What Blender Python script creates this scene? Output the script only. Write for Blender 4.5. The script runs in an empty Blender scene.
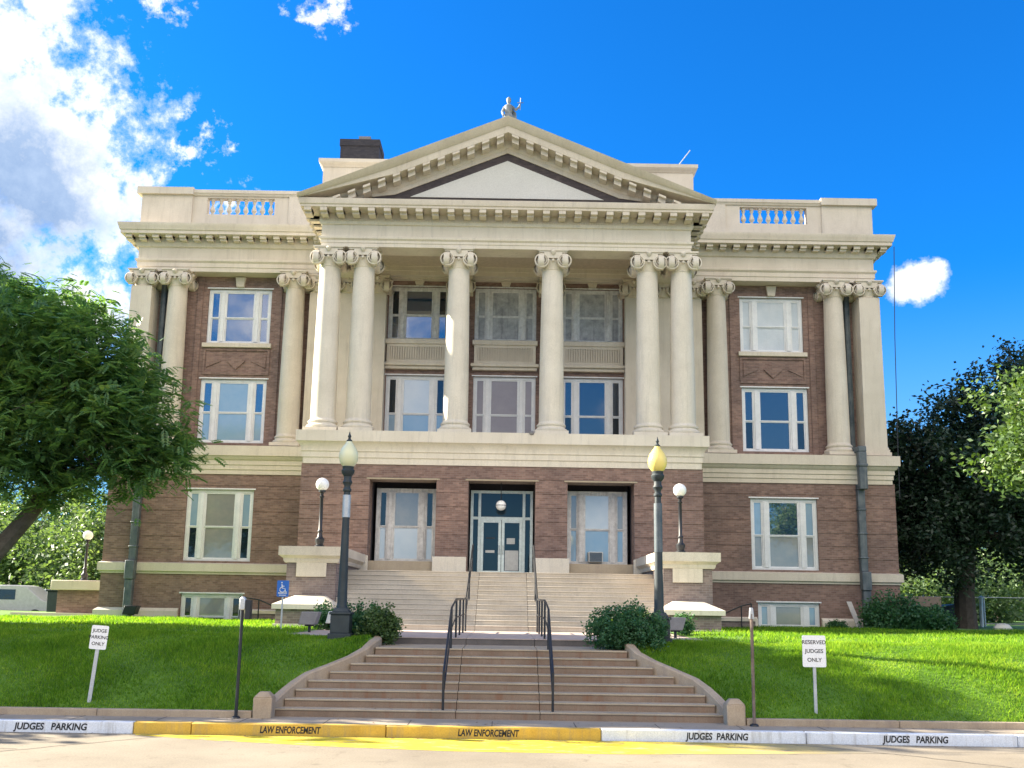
import bpy, bmesh, math, random
import numpy as np
from mathutils import Vector, Matrix
R = math.radians
random.seed(7); rng = np.random.default_rng(7)
scene = bpy.context.scene
COL = scene.collection

# ------------------------------------------------------------------ materials
MATS = {}
def new_mat(name):
    m = bpy.data.materials.new(name); m.use_nodes = True
    nt = m.node_tree; b = nt.nodes['Principled BSDF']
    MATS[name] = m
    return m, nt, b
def N(nt, t, **kw):
    n = nt.nodes.new(t)
    for k, v in kw.items(): setattr(n, k, v)
    return n
def ramp(nt, stops):
    n = N(nt, 'ShaderNodeValToRGB')
    el = n.color_ramp.elements
    while len(el) < len(stops): el.new(0.5)
    for e, (p, c) in zip(el, stops): e.position = p; e.color = (*c, 1)
    return n
def noise(nt, scale, detail=4, rough=.55, vec=None, stretch=None):
    n = N(nt, 'ShaderNodeTexNoise'); n.inputs['Scale'].default_value = scale
    n.inputs['Detail'].default_value = detail; n.inputs['Roughness'].default_value = rough
    if vec is None: vec = N(nt, 'ShaderNodeNewGeometry').outputs['Position']
    if stretch:
        mp = N(nt, 'ShaderNodeMapping'); mp.inputs['Scale'].default_value = stretch
        nt.links.new(vec, mp.inputs['Vector']); vec = mp.outputs['Vector']
    nt.links.new(vec, n.inputs['Vector'])
    return n
def mixc(nt, fac, a, b, mode='MIX'):
    n = N(nt, 'ShaderNodeMix', data_type='RGBA', blend_type=mode)
    for sock, v in ((n.inputs[0], fac), (n.inputs[6], a), (n.inputs[7], b)):
        if hasattr(v, 'is_linked') or hasattr(v, 'links'): nt.links.new(v, sock)
        elif isinstance(v, (int, float)): sock.default_value = v
        else: sock.default_value = (*v, 1)
    return n.outputs[2]
def bump(nt, b, h, strength=.3, dist=.02):
    n = N(nt, 'ShaderNodeBump'); n.inputs['Strength'].default_value = strength; n.inputs['Distance'].default_value = dist
    nt.links.new(h, n.inputs['Height']); nt.links.new(n.outputs['Normal'], b.inputs['Normal'])
def mottled(name, c1, c2, scale=2., rough=.7, streak=None, bmp=.15, fine=40., metallic=0., streak_amt=.5):
    """paint / stone / concrete: two tones in broad patches, fine grain, optional rain streaks"""
    m, nt, b = new_mat(name)
    n1 = noise(nt, scale, 6, .6)
    rp = ramp(nt, [(.3, (0, 0, 0)), (.7, (1, 1, 1))]); nt.links.new(n1.outputs[0], rp.inputs[0])
    col = mixc(nt, rp.outputs[0], c1, c2)
    n2 = noise(nt, fine, 3, .6)
    r2 = ramp(nt, [(.25, (.82, .82, .82)), (.75, (1.1, 1.1, 1.1))]); nt.links.new(n2.outputs[0], r2.inputs[0])
    col = mixc(nt, 1., col, r2.outputs[0], 'MULTIPLY')
    if streak:
        n3 = noise(nt, 1.3, 5, .7, stretch=(4, 4, .35))
        r3 = ramp(nt, [(.52, (0, 0, 0)), (.78, (1, 1, 1))]); nt.links.new(n3.outputs[0], r3.inputs[0])
        mm = N(nt, 'ShaderNodeMath', operation='MULTIPLY'); nt.links.new(r3.outputs[0], mm.inputs[0]); mm.inputs[1].default_value = streak_amt
        col = mixc(nt, mm.outputs[0], col, streak)
    nt.links.new(col, b.inputs['Base Color'])
    b.inputs['Roughness'].default_value = rough; b.inputs['Metallic'].default_value = metallic
    if bmp: bump(nt, b, n2.outputs[0], bmp, .01)
    return m
def flat(name, c, rough=.5, metallic=0., var=.12, scale=6.):
    return mottled(name, tuple(x * (1 - var) for x in c), tuple(min(1, x * (1 + var)) for x in c), scale, rough, bmp=.05, metallic=metallic)
def brick_mat(name, c1, c2, mortar, sx=.22, sz=.075):
    m, nt, b = new_mat(name)
    g = N(nt, 'ShaderNodeNewGeometry')
    sp = N(nt, 'ShaderNodeSeparateXYZ'); nt.links.new(g.outputs['Position'], sp.inputs[0])
    sn = N(nt, 'ShaderNodeSeparateXYZ'); nt.links.new(g.outputs['True Normal'], sn.inputs[0])
    ab = N(nt, 'ShaderNodeMath', operation='ABSOLUTE'); nt.links.new(sn.outputs[0], ab.inputs[0])
    gt = N(nt, 'ShaderNodeMath', operation='GREATER_THAN'); nt.links.new(ab.outputs[0], gt.inputs[0]); gt.inputs[1].default_value = .6
    mx = N(nt, 'ShaderNodeMix', data_type='FLOAT'); nt.links.new(gt.outputs[0], mx.inputs[0]); nt.links.new(sp.outputs[0], mx.inputs[2]); nt.links.new(sp.outputs[1], mx.inputs[3])
    cb = N(nt, 'ShaderNodeCombineXYZ'); nt.links.new(mx.outputs[0], cb.inputs[0]); nt.links.new(sp.outputs[2], cb.inputs[1])
    t = N(nt, 'ShaderNodeTexBrick'); nt.links.new(cb.outputs[0], t.inputs['Vector'])
    t.inputs['Color1'].default_value = (*c1, 1); t.inputs['Color2'].default_value = (*c2, 1); t.inputs['Mortar'].default_value = (*mortar, 1)
    t.inputs['Scale'].default_value = 1; t.inputs['Mortar Size'].default_value = .006; t.inputs['Brick Width'].default_value = sx; t.inputs['Row Height'].default_value = sz
    t.inputs['Bias'].default_value = -.1; t.inputs['Mortar Smooth'].default_value = .2
    n1 = noise(nt, .7, 5, .65); r1 = ramp(nt, [(.3, (.74, .74, .76)), (.7, (1.2, 1.14, 1.1))]); nt.links.new(n1.outputs[0], r1.inputs[0])
    col = mixc(nt, 1., t.outputs['Color'], r1.outputs[0], 'MULTIPLY')
    n4 = noise(nt, 5, 2, .5, vec=cb.outputs[0], stretch=(1, 2.6, 1)); r4 = ramp(nt, [(.3, (.88, .88, .9)), (.72, (1.12, 1.1, 1.08))]); nt.links.new(n4.outputs[0], r4.inputs[0])
    col = mixc(nt, 1., col, r4.outputs[0], 'MULTIPLY')
    nt.links.new(col, b.inputs['Base Color']); b.inputs['Roughness'].default_value = .85
    bump(nt, b, t.outputs['Fac'], -.35, .012)
    return m
def glass(name, c, rough=.03, coat=1., tint2=None, scale=1.2, ior=1.7):
    """a pane seen from outside: dark room, drawn shade or board behind reflecting glass"""
    m, nt, b = new_mat(name)
    if tint2:
        n = noise(nt, scale, 5, .65); rp = ramp(nt, [(.35, (0, 0, 0)), (.65, (1, 1, 1))]); nt.links.new(n.outputs[0], rp.inputs[0])
        nt.links.new(mixc(nt, rp.outputs[0], c, tint2), b.inputs['Base Color'])
    else: b.inputs['Base Color'].default_value = (*c, 1)
    b.inputs['Roughness'].default_value = rough; b.inputs['IOR'].default_value = ior
    b.inputs['Coat Weight'].default_value = coat; b.inputs['Coat Roughness'].default_value = .02; b.inputs['Coat IOR'].default_value = ior
    nw = noise(nt, 1.7, 2, .5); bump(nt, b, nw.outputs[0], .05, .05)
    return m
def leaf_mat(name, c1, c2, c3, trans=.45):
    m, nt, b = new_mat(name)
    g = N(nt, 'ShaderNodeNewGeometry')
    rp = ramp(nt, [(0, c1), (.55, c2), (1, c3)])
    n = noise(nt, .9, 3, .6)
    ad = N(nt, 'ShaderNodeMath', operation='MULTIPLY_ADD'); nt.links.new(g.outputs['Random Per Island'], ad.inputs[0]); ad.inputs[1].default_value = .55
    mm = N(nt, 'ShaderNodeMath', operation='MULTIPLY_ADD'); nt.links.new(n.outputs[0], mm.inputs[0]); mm.inputs[1].default_value = .9; mm.inputs[2].default_value = -.25
    nt.links.new(mm.outputs[0], ad.inputs[2]); nt.links.new(ad.outputs[0], rp.inputs[0])
    nt.links.new(rp.outputs[0], b.inputs['Base Color']); b.inputs['Roughness'].default_value = .5
    tr = N(nt, 'ShaderNodeBsdfTranslucent')
    hs = mixc(nt, 1., rp.outputs[0], (1.5, 1.5, .6), 'MULTIPLY'); nt.links.new(hs, tr.inputs['Color'])
    ms = N(nt, 'ShaderNodeMixShader'); ms.inputs[0].default_value = trans
    nt.links.new(b.outputs[0], ms.inputs[1]); nt.links.new(tr.outputs[0], ms.inputs[2])
    nt.links.new(ms.outputs[0], nt.nodes['Material Output'].inputs['Surface'])
    return m

CREAM = mottled('cream_stone', (.56, .49, .39), (.67, .595, .485), .8, .7, streak=(.36, .31, .24), streak_amt=.5)
CREAMW = mottled('white_stone', (.61, .548, .44), (.70, .637, .525), 1.0, .7, streak=(.36, .33, .28), streak_amt=.5)
STUCCO = mottled('tympanum_stucco', (.56, .55, .51), (.62, .61, .57), .5, .8, bmp=.03)
BRICK = brick_mat('brown_brick', (.165, .102, .082), (.265, .175, .142), (.23, .19, .165))
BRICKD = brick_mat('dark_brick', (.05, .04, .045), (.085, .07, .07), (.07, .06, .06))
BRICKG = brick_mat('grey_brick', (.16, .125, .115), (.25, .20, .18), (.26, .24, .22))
WHITE = mottled('white_window_paint', (.66, .67, .68), (.78, .78, .78), 3., .5, streak=(.5, .48, .45), streak_amt=.4)
GREYW = mottled('peeling_window_paint', (.50, .49, .48), (.76, .75, .73), 5., .8, streak=(.2, .18, .17), streak_amt=.7)
GREYL = mottled('flaking_window_paint', (.58, .58, .58), (.80, .80, .80), 6., .8, streak=(.22, .2, .2), streak_amt=.8)
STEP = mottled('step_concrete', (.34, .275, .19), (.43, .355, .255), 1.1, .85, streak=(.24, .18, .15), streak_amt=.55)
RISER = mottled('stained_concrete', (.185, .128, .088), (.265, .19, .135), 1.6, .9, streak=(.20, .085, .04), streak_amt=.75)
CURBC = mottled('cheek_concrete', (.33, .25, .17), (.43, .34, .24), 2., .9, streak=(.22, .17, .14), streak_amt=.6)
WALK = mottled('sidewalk_concrete', (.29, .24, .18), (.37, .31, .24), 1.0, .9, streak=None)
KERBW = mottled('white_kerb_paint', (.62, .66, .72), (.75, .77, .80), 2.5, .7, streak=(.34, .32, .29), streak_amt=.85)
KERBY = mottled('yellow_kerb_paint', (.50, .31, .045), (.62, .40, .06), 3., .75, streak=(.28, .22, .14), streak_amt=.9)
INK = flat('black_stencil_paint', (.02, .02, .022), .7)
ROOF = flat('grey_roof_metal', (.4, .4, .4), .6)
DARKM = flat('black_iron', (.012, .014, .018), .45, .0)
LAMPM = mottled('green_black_iron', (.014, .022, .026), (.03, .042, .046), 3., .6)
DUCT = mottled('weathered_downspout', (.04, .06, .075), (.13, .15, .16), 2.5, .55, streak=(.25, .26, .26), streak_amt=.5)
STEEL = mottled('galvanised_steel', (.42, .44, .45), (.55, .56, .56), 4, .45, metallic=.5)
RUST = mottled('rusty_steel', (.10, .07, .055), (.20, .15, .12), 5, .75)
SIGNW = flat('white_sign_paint', (.80, .80, .80), .4, var=.04)
SIGNB = flat('blue_sign_paint', (.02, .13, .48), .4)
BRONZE = mottled('verdigris_bronze', (.10, .13, .15), (.34, .37, .38), 3., .6)
BARK = mottled('bark', (.07, .055, .042), (.14, .115, .09), 5, .95, bmp=.6, fine=18.)
BARKD = mottled('dark_bark', (.035, .03, .026), (.07, .058, .05), 5, .95, bmp=.6, fine=18.)
FLOODM = flat('grey_housing', (.20, .19, .19), .6)
PALEM = flat('pale_housing', (.55, .55, .52), .6)
PLANK = flat('weathered_wood', (.42, .40, .36), .8)
ASPH = mottled('far_asphalt', (.10, .10, .10), (.16, .155, .15), .6, .9)
INNER = flat('shaded_ceiling_paint', (.52, .42, .33), .8)
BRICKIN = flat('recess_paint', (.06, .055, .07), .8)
G_DARK = glass('dark_glass', (.012, .02, .03), ior=1.5)
G_DEEP = glass('deep_blue_glass', (.02, .035, .06), ior=1.75)
G_BLUE = glass('blue_glass', (.02, .05, .10), ior=2.2)
G_SHADE = glass('glass_over_blue_shade', (.22, .34, .46), .15, 1., (.28, .38, .48))
G_WHITE = glass('glass_over_white_blind', (.50, .56, .60), .2, 1., (.58, .62, .64))
G_TAN = glass('glass_over_tan_blind', (.30, .29, .26), .15, 1., (.22, .23, .23))
G_MAUVE = glass('glass_over_mauve_curtain', (.25, .22, .235), .3, .5, (.29, .26, .27), ior=1.45)
G_DOOR = glass('door_glass', (.012, .03, .045), coat=.4, ior=1.45)
BOARD = mottled('weathered_grey_boards', (.26, .27, .29), (.55, .56, .58), 3.2, .85, streak=(.10, .09, .10), streak_amt=.8)
BOARDW = mottled('pale_blue_boards', (.48, .54, .60), (.60, .64, .68), 1.5, .7, streak=(.40, .42, .45), streak_amt=.5)
DOORF = flat('pale_door_frame', (.74, .84, .81), .4)
L_LEFT = leaf_mat('leaf_pecan', (.065, .155, .075), (.13, .25, .10), (.29, .38, .11), .5)
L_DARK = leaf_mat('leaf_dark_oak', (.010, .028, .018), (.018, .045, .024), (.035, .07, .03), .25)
L_LIGHT = leaf_mat('leaf_light_oak', (.045, .09, .03), (.085, .15, .045), (.16, .22, .07), .35)
L_FAR = leaf_mat('leaf_far_haze', (.07, .125, .055), (.12, .19, .08), (.19, .26, .12), .4)  # distance haze mixed into the leaf colour
L_SHRUB = leaf_mat('leaf_shrub', (.03, .10, .042), (.058, .155, .066), (.11, .22, .08), .38)
L_YEL = leaf_mat('leaf_yellow_green', (.06, .12, .02), (.12, .19, .03), (.22, .28, .05), .4)
GRASSM = leaf_mat('grass_blade', (.04, .115, .018), (.165, .31, .022), (.41, .49, .075), .5)
GRASSM.node_tree.nodes['Principled BSDF'].inputs['Roughness'].default_value = .8; GRASSM.node_tree.nodes['Principled BSDF'].inputs['Specular IOR Level'].default_value = .15
# lawn soil / thatch under the blades
LAWN = mottled('lawn_turf', (.06, .135, .012), (.12, .235, .016), 1.6, .95, streak=None, fine=60)
# globes
def globe_mat(name, c, e):
    m, nt, b = new_mat(name); b.inputs['Base Color'].default_value = (*c, 1); b.inputs['Roughness'].default_value = .25
    b.inputs['Subsurface Weight'].default_value = .5; b.inputs['Subsurface Radius'].default_value = (.1, .1, .1)
    return m
GLOBE = globe_mat('opal_globe', (.86, .86, .84), 0)
ACORN = globe_mat('greenish_acorn_globe', (.66, .66, .44), 0)
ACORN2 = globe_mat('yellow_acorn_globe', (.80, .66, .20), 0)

def road_mat():
    m, nt, b = new_mat('road_concrete')
    n1 = noise(nt, .35, 6, .65); r1 = ramp(nt, [(.3, (.18, .15, .108)), (.7, (.275, .235, .175))]); nt.links.new(n1.outputs[0], r1.inputs[0])
    n2 = noise(nt, 30, 4, .7); r2 = ramp(nt, [(.3, (.75, .75, .75)), (.7, (1.12, 1.12, 1.12))]); nt.links.new(n2.outputs[0], r2.inputs[0])
    col = mixc(nt, 1., r1.outputs[0], r2.outputs[0], 'MULTIPLY')
    n3 = noise(nt, 2.2, 6, .7); r3 = ramp(nt, [(.58, (1, 1, 1)), (.72, (.6, .57, .52))]); nt.links.new(n3.outputs[0], r3.inputs[0])
    col = mixc(nt, 1., col, r3.outputs[0], 'MULTIPLY')
    nt.links.new(col, b.inputs['Base Color']); b.inputs['Roughness'].default_value = .9; bump(nt, b, n2.outputs[0], .2, .01)
    return m, r1
ROAD, _ = road_mat()
def yellow_road():
    m, nt, b = new_mat('worn_yellow_road_paint')
    n = noise(nt, 6, 6, .75, stretch=(.35, 1, 1)); rp = ramp(nt, [(.38, (0, 0, 0)), (.46, (1, 1, 1))]); nt.links.new(n.outputs[0], rp.inputs[0])
    g = N(nt, 'ShaderNodeNewGeometry'); sp = N(nt, 'ShaderNodeSeparateXYZ'); nt.links.new(g.outputs['Position'], sp.inputs[0])
    mr = N(nt, 'ShaderNodeMapRange'); nt.links.new(sp.outputs[0], mr.inputs[0])
    mr.inputs[1].default_value = 2.5; mr.inputs[2].default_value = 6.5; mr.inputs[3].default_value = 1; mr.inputs[4].default_value = .0
    mm = N(nt, 'ShaderNodeMath', operation='MULTIPLY'); nt.links.new(rp.outputs[0], mm.inputs[0]); nt.links.new(mr.outputs[0], mm.inputs[1])
    n2 = noise(nt, 30, 4, .7); r2 = ramp(nt, [(.3, (.8, .8, .8)), (.7, (1.1, 1.1, 1.1))]); nt.links.new(n2.outputs[0], r2.inputs[0])
    col = mixc(nt, mm.outputs[0], (.25, .215, .16), (.56, .43, .02))
    col = mixc(nt, 1., col, r2.outputs[0], 'MULTIPLY')
    nt.links.new(col, b.inputs['Base Color']); b.inputs['Roughness'].default_value = .8
    return m
YROAD = yellow_road()
CRACK = flat('crack_filler', (.10, .085, .07), .95)

# ------------------------------------------------------------------ mesh builder
ORIG = {}
class MB:
    def __init__(s): s.v = []; s.f = []
    def add(s, verts, faces):
        o = len(s.v); s.v += [tuple(p) for p in verts]; s.f += [tuple(i + o for i in f) for f in faces]; return s
    def box(s, x0, x1, y0, y1, z0, z1, top=None):
        """top=(dx,dy): taper of the upper face"""
        dx, dy = top or (0, 0)
        return s.add([(x0, y0, z0), (x1, y0, z0), (x1, y1, z0), (x0, y1, z0), (x0 + dx, y0 + dy, z1), (x1 - dx, y0 + dy, z1), (x1 - dx, y1 - dy, z1), (x0 + dx, y1 - dy, z1)],
                     [(0, 3, 2, 1), (4, 5, 6, 7), (0, 1, 5, 4), (1, 2, 6, 5), (2, 3, 7, 6), (3, 0, 4, 7)])
    def prism_y(s, pts, y0, y1):
        """polygon in XZ pushed along Y"""
        n = len(pts)
        return s.add([(x, y0, z) for x, z in pts] + [(x, y1, z) for x, z in pts],
                     [tuple(range(n)), tuple(range(2 * n - 1, n - 1, -1))] + [(i, i + n, (i + 1) % n + n, (i + 1) % n) for i in range(n)])
    def prism_z(s, pts, z0, z1):
        n = len(pts)
        return s.add([(x, y, z0) for x, y in pts] + [(x, y, z1) for x, y in pts],
                     [tuple(range(n - 1, -1, -1)), tuple(range(n, 2 * n))] + [(i, (i + 1) % n, (i + 1) % n + n, i + n) for i in range(n)])
    def lathe(s, prof, c=(0, 0, 0), seg=28, sx=1, sy=1, cap=True):
        o = []; n = len(prof)
        for r, z in prof:
            for k in range(seg):
                a = 2 * math.pi * k / seg; o.append((c[0] + r * sx * math.cos(a), c[1] + r * sy * math.sin(a), c[2] + z))
        fs = [(i * seg + k, i * seg + (k + 1) % seg, (i + 1) * seg + (k + 1) % seg, (i + 1) * seg + k) for i in range(n - 1) for k in range(seg)]
        if cap: fs += [tuple(range(seg - 1, -1, -1)), tuple((n - 1) * seg + k for k in range(seg))]
        return s.add(o, fs)
    def tube(s, pts, rad, seg=8):
        pts = [Vector(p) for p in pts]; n = len(pts)
        if not hasattr(rad, '__len__'): rad = [rad] * n
        o = []
        ref = Vector((0, 0, 1)) if abs((pts[-1] - pts[0]).normalized().z) < .9 else Vector((0, 1, 0))
        for i, p in enumerate(pts):
            t = (pts[min(i + 1, n - 1)] - pts[max(i - 1, 0)]).normalized()
            a = t.cross(ref).normalized(); b = a.cross(t)
            for k in range(seg):
                w = 2 * math.pi * k / seg; o.append(p + rad[i] * (math.cos(w) * a + math.sin(w) * b))
        fs = [(i * seg + k, i * seg + (k + 1) % seg, (i + 1) * seg + (k + 1) % seg, (i + 1) * seg + k) for i in range(n - 1) for k in range(seg)]
        fs += [tuple(range(seg - 1, -1, -1)), tuple((n - 1) * seg + k for k in range(seg))]
        return s.add(o, fs)
    def sweep(s, path, prof, closed=False):
        """moulding: profile of (outward, z) run along an XY path; outward is the right-hand side"""
        n = len(path); m = len(prof); o = []
        P = [Vector(p) for p in path]
        for i in range(n):
            dirs = []
            if closed or i > 0: dirs.append((P[i] - P[i - 1]).normalized())
            if closed or i < n - 1: dirs.append((P[(i + 1) % n] - P[i]).normalized())
            ns = [Vector((d.y, -d.x)) for d in dirs]
            nn = sum(ns, Vector((0, 0))).normalized(); k = 1 / max(.2, nn.dot(ns[0]))
            for off, z in prof: o.append((P[i].x + nn.x * off * k, P[i].y + nn.y * off * k, z))
        fs = []
        for i in range(n if closed else n - 1):
            j = (i + 1) % n
            for q in range(m - 1): fs.append((i * m + q, j * m + q, j * m + q + 1, i * m + q + 1))
        if not closed: fs += [tuple(range(m - 1, -1, -1)), tuple((n - 1) * m + q for q in range(m))]
        return s.add(o, fs)
    def build(s, name, mat, parent=None, bevel=0, origin=None, smooth=35):
        if parent is not None: origin = ORIG[parent.name]
        og = Vector(origin or (0, 0, 0))
        me = bpy.data.meshes.new(name)
        me.from_pydata([(x - og.x, y - og.y, z - og.z) for x, y, z in s.v], [], s.f)
        bm = bmesh.new(); bm.from_mesh(me); bmesh.ops.recalc_face_normals(bm, faces=bm.faces); bm.to_mesh(me); bm.free()
        me.materials.append(mat)
        if smooth:
            me.polygons.foreach_set('use_smooth', [True] * len(me.polygons)); me.set_sharp_from_angle(angle=R(smooth))
        ob = bpy.data.objects.new(name, me); COL.objects.link(ob); ORIG[ob.name] = og
        if parent is not None: ob.parent = parent
        else: ob.location = og
        if bevel:
            bv = ob.modifiers.new('bevel', 'BEVEL'); bv.width = bevel; bv.segments = 2; bv.limit_method = 'ANGLE'; bv.angle_limit = R(50)
        return ob
def thing(name, loc, label, cat, group=None):
    o = bpy.data.objects.new(name, None); COL.objects.link(o); o.location = loc; ORIG[o.name] = Vector(loc)
    o.empty_display_size = .2
    return tag(o, label, cat, group)
def tag(o, label=None, cat=None, group=None, kind=None):
    for k, v in (('label', label), ('category', cat), ('group', group), ('kind', kind)):
        if v: o[k] = v
    return o
def copy_tree(o, parent=None):
    c = o.copy(); COL.objects.link(c); c.parent = parent; ORIG[c.name] = ORIG[o.name]
    for ch in list(o.children): copy_tree(ch, c)
    return c
def text(body, size, loc, rot, mat, parent, name='lettering', extrude=.002, bold=.0, sx=1., shear=0.):
    cu = bpy.data.curves.new(name, 'FONT'); cu.body = body; cu.size = size; cu.align_x = 'CENTER'; cu.align_y = 'CENTER'
    cu.extrude = extrude; cu.offset = bold; cu.shear = shear
    t = bpy.data.objects.new(name, cu); COL.objects.link(t)
    bpy.context.view_layer.update()
    me = bpy.data.meshes.new_from_object(t.evaluated_get(bpy.context.evaluated_depsgraph_get()))
    bpy.data.objects.remove(t)
    me.materials.clear(); me.materials.append(mat)
    M = Matrix.Translation(Vector(loc) - ORIG[parent.name]) @ rot.to_4x4() @ Matrix.Diagonal((sx, 1, 1, 1))
    me.transform(M)
    ob = bpy.data.objects.new(name, me); COL.objects.link(ob); ob.parent = parent; ORIG[ob.name] = ORIG[parent.name]
    return ob
FRONT = Matrix.Rotation(R(90), 3, 'X')      # text lying in XY turned to face -Y

# ------------------------------------------------------------------ courthouse
C = thing('courthouse', (0, 40, 1.6), 'three storey brown brick courthouse with cream columned portico and pediment above the steps', 'courthouse')
YW, YU, YP = 40.7, 41.7, 37.0      # wing base wall, upper wall, portico base wall
YB = 62.
def cuts(x0, x1, ops):
    xs = [(x0, x1)]
    for a, b in sorted(ops):
        nx = []
        for p, q in xs:
            if b <= p or a >= q: nx.append((p, q)); continue
            if a > p: nx.append((p, a))
            if b < q: nx.append((b, q))
        xs = nx
    return xs
def wall(mb, x0, x1, yf, th, z0, z1, ops, band=None, groove=.04, depth=.02):
    """front wall with openings (x0,x1,z0,z1); band: course height between recessed joints"""
    zs = {z0, z1}
    for o in ops: zs |= {z for z in (o[2], o[3]) if z0 < z < z1}
    gz = []
    if band:
        z = z0 + band
        while z < z1 - groove: gz.append((z, z + groove)); z += band
        for a, b in gz: zs |= {a, min(b, z1)}
    zs = sorted(zs)
    for a, b in zip(zs, zs[1:]):
        if b - a < 1e-4: continue
        mid = (a + b) / 2
        d = depth if any(p < mid < q for p, q in gz) else 0
        for p, q in cuts(x0, x1, [(o[0], o[1]) for o in ops if o[2] < mid < o[3]]): mb.box(p, q, yf + d, yf + th, a, b)
    return mb
W1 = [(-13.2, -10.4, 4.0, 6.97), (10.4, 13.2, 4.0, 6.97)]
W0 = [(-13.15, -10.6, 1.2, 2.66), (10.6, 13.15, 1.2, 2.66)]
W2 = [(-13.3, -10.4, 9.12, 11.95), (10.4, 13.3, 9.12, 11.95)]
W3 = [(-13.2, -10.4, 13.55, 16.05), (10.4, 13.2, 13.55, 16.05)]
P3 = [(-5.2, -2.5, 13.85, 16.3), (-1.37, 1.37, 13.85, 16.3), (2.5, 5.2, 13.85, 16.3)]
P2 = [(-5.2, -2.5, 9.0, 12.25), (-1.37, 1.37, 9.0, 12.25), (2.5, 5.2, 9.0, 12.25)]
OP = [(-5.05, -2.5, 3.5, 7.05), (-1.28, 1.28, 3.5, 7.05), (2.5, 5.05, 3.5, 7.05)]
# ground storey and basement walls of the two wings, with recessed brick joints
mb = MB()
for sx in (-1, 1):
    xa, xb = (-16.5, -7.6) if sx < 0 else (7.6, 16.5)
    o1 = [o for o in W1 if (o[0] < 0) == (sx < 0)]; o0 = [o for o in W0 if (o[0] < 0) == (sx < 0)]
    wall(mb, xa, xb, YW, .5, .6, 3.5, o0)
    wall(mb, xa, xb, YW, .5, 3.9, 7.65, o1, band=.535)
    mb.box(sx * 16.5 if sx < 0 else 16.0, -16.0 if sx < 0 else 16.5, YW + .5, YB, .6, 7.65)
mb.box(-16.0, 16.0, YB - .5, YB, .6, 16.6)
mb.build('wall', BRICK, C)
# upper walls
mb = MB(); wall(mb, -16.0, 16.0, YU, .4, 8.85, 16.6, W2 + W3 + P2 + P3)
for sx in (-1, 1):
    mb.box(min(sx * 15.6, sx * 16.0), max(sx * 15.6, sx * 16.0), YU + .4, YB - .5, 8.85, 16.6)
    for xc in (-10.05, -13.55) if sx < 0 else (10.05, 13.55): mb.box(xc - .12, xc + .12, YU - .06, YU - .001, 8.9, 16.55)
    # raised brick ornament between the windows: frame, diamond and side blocks
    xm = sx * 11.8; za, zb = 12.25, 13.25
    mb.box(xm - 1.45, xm + 1.45, YU - .05, YU - .001, za - .12, za + .04); mb.box(xm - 1.45, xm + 1.45, YU - .05, YU - .001, zb - .04, zb + .06)
    for dx in (-1.41, 1.41): mb.box(xm + dx - .05, xm + dx + .05, YU - .05, YU - .001, za + .04, zb - .04)
    zc = (za + zb) / 2
    mb.prism_y([(xm - .4, zc), (xm, zc - .38), (xm + .4, zc), (xm, zc + .38)], YU - .06, YU - .001)
    for dx in (-1, 1): mb.prism_y([(xm + dx * 1.3, zc - .3), (xm + dx * .65, zc), (xm + dx * 1.3, zc + .3)], YU - .04, YU - .001)
mb.build('upper_wall', BRICK, C)
# portico base
mb = MB(); wall(mb, -7.68, 7.68, YP, .9, 1.2, 7.65, OP, band=.535)
mb.box(-7.68, -7.2, YP + .9, YW, 1.2, 7.65); mb.box(7.2, 7.68, YP + .9, YW, 1.2, 7.65)
mb.build('portico_wall', BRICK, C)
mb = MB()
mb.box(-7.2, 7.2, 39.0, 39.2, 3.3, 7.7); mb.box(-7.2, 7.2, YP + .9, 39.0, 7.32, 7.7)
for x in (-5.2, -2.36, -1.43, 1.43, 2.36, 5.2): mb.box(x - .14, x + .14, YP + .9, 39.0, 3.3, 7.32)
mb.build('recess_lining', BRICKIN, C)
mb = MB(); mb.box(-7.2, 7.2, YP + .9, 39.0, 3.2, 3.515)
for a, b, *_ in (OP[0], OP[2]): mb.box(a + .003, b - .003, YP + .12, 38.9, 3.515, 3.97)
mb.build('recess_floor', STEP, C)
mb = MB()
for a, b, *_ in OP: mb.box(a - .12, b + .12, YP - .03, YP - .002, 7.053, 7.11)
mb.build('lintel', STEP, C)
for x0, x1 in ((-7.6, -5.0), (-2.58, -1.3), (1.3, 2.58), (5.0, 7.6)):
    MB().box(x0, x1, YP - .09, YP + .3 if False else YP - .002, 3.52, 4.15).build('pillar_block', CREAMW, C, bevel=.015)
# stone courses round the body
def body_path(h, yf): return [(-h, YB + h - 16.5), (-h, yf), (h, yf), (h, YB + h - 16.5)]
def split_front(name, mat, h, yf, prof, gaps):
    """run along side, front and side, with gaps (x0,x1) on the front"""
    xs = cuts(-h, h, gaps)
    for a, b in xs:
        path = [(a, yf), (b, yf)]
        if a == -h: path = [(-h, YB)] + path
        if b == h: path = path + [(h, YB)]
        MB().sweep(path, prof).build(name, mat, C)
split_front('plinth_course', CREAMW, 16.5, YW, [(-.1, 1.2), (.12, 1.2), (.12, 1.62), (.15, 1.62), (.15, 1.95), (-.1, 2.13)], [(-13.2, -10.55), (10.55, 13.2), (-7.6, 7.6)])
split_front('belt_course', CREAM, 16.5, YW, [(-.1, 3.45), (.05, 3.45), (.05, 3.52), (.13, 3.56), (.13, 3.88), (-.1, 3.95)], [(-7.6, 7.6)])
LEDGE = [(-.1, 7.62), (.05, 7.62), (.05, 7.80), (.09, 7.82), (.09, 8.0), (.13, 8.02), (.13, 8.2), (.2, 8.24), (.26, 8.36), (.32, 8.38), (.32, 8.8), (-1.4, 8.87)]
split_front('ledge', CREAM, 16.35, YW, LEDGE, [(-7.6, 7.6)])
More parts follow.
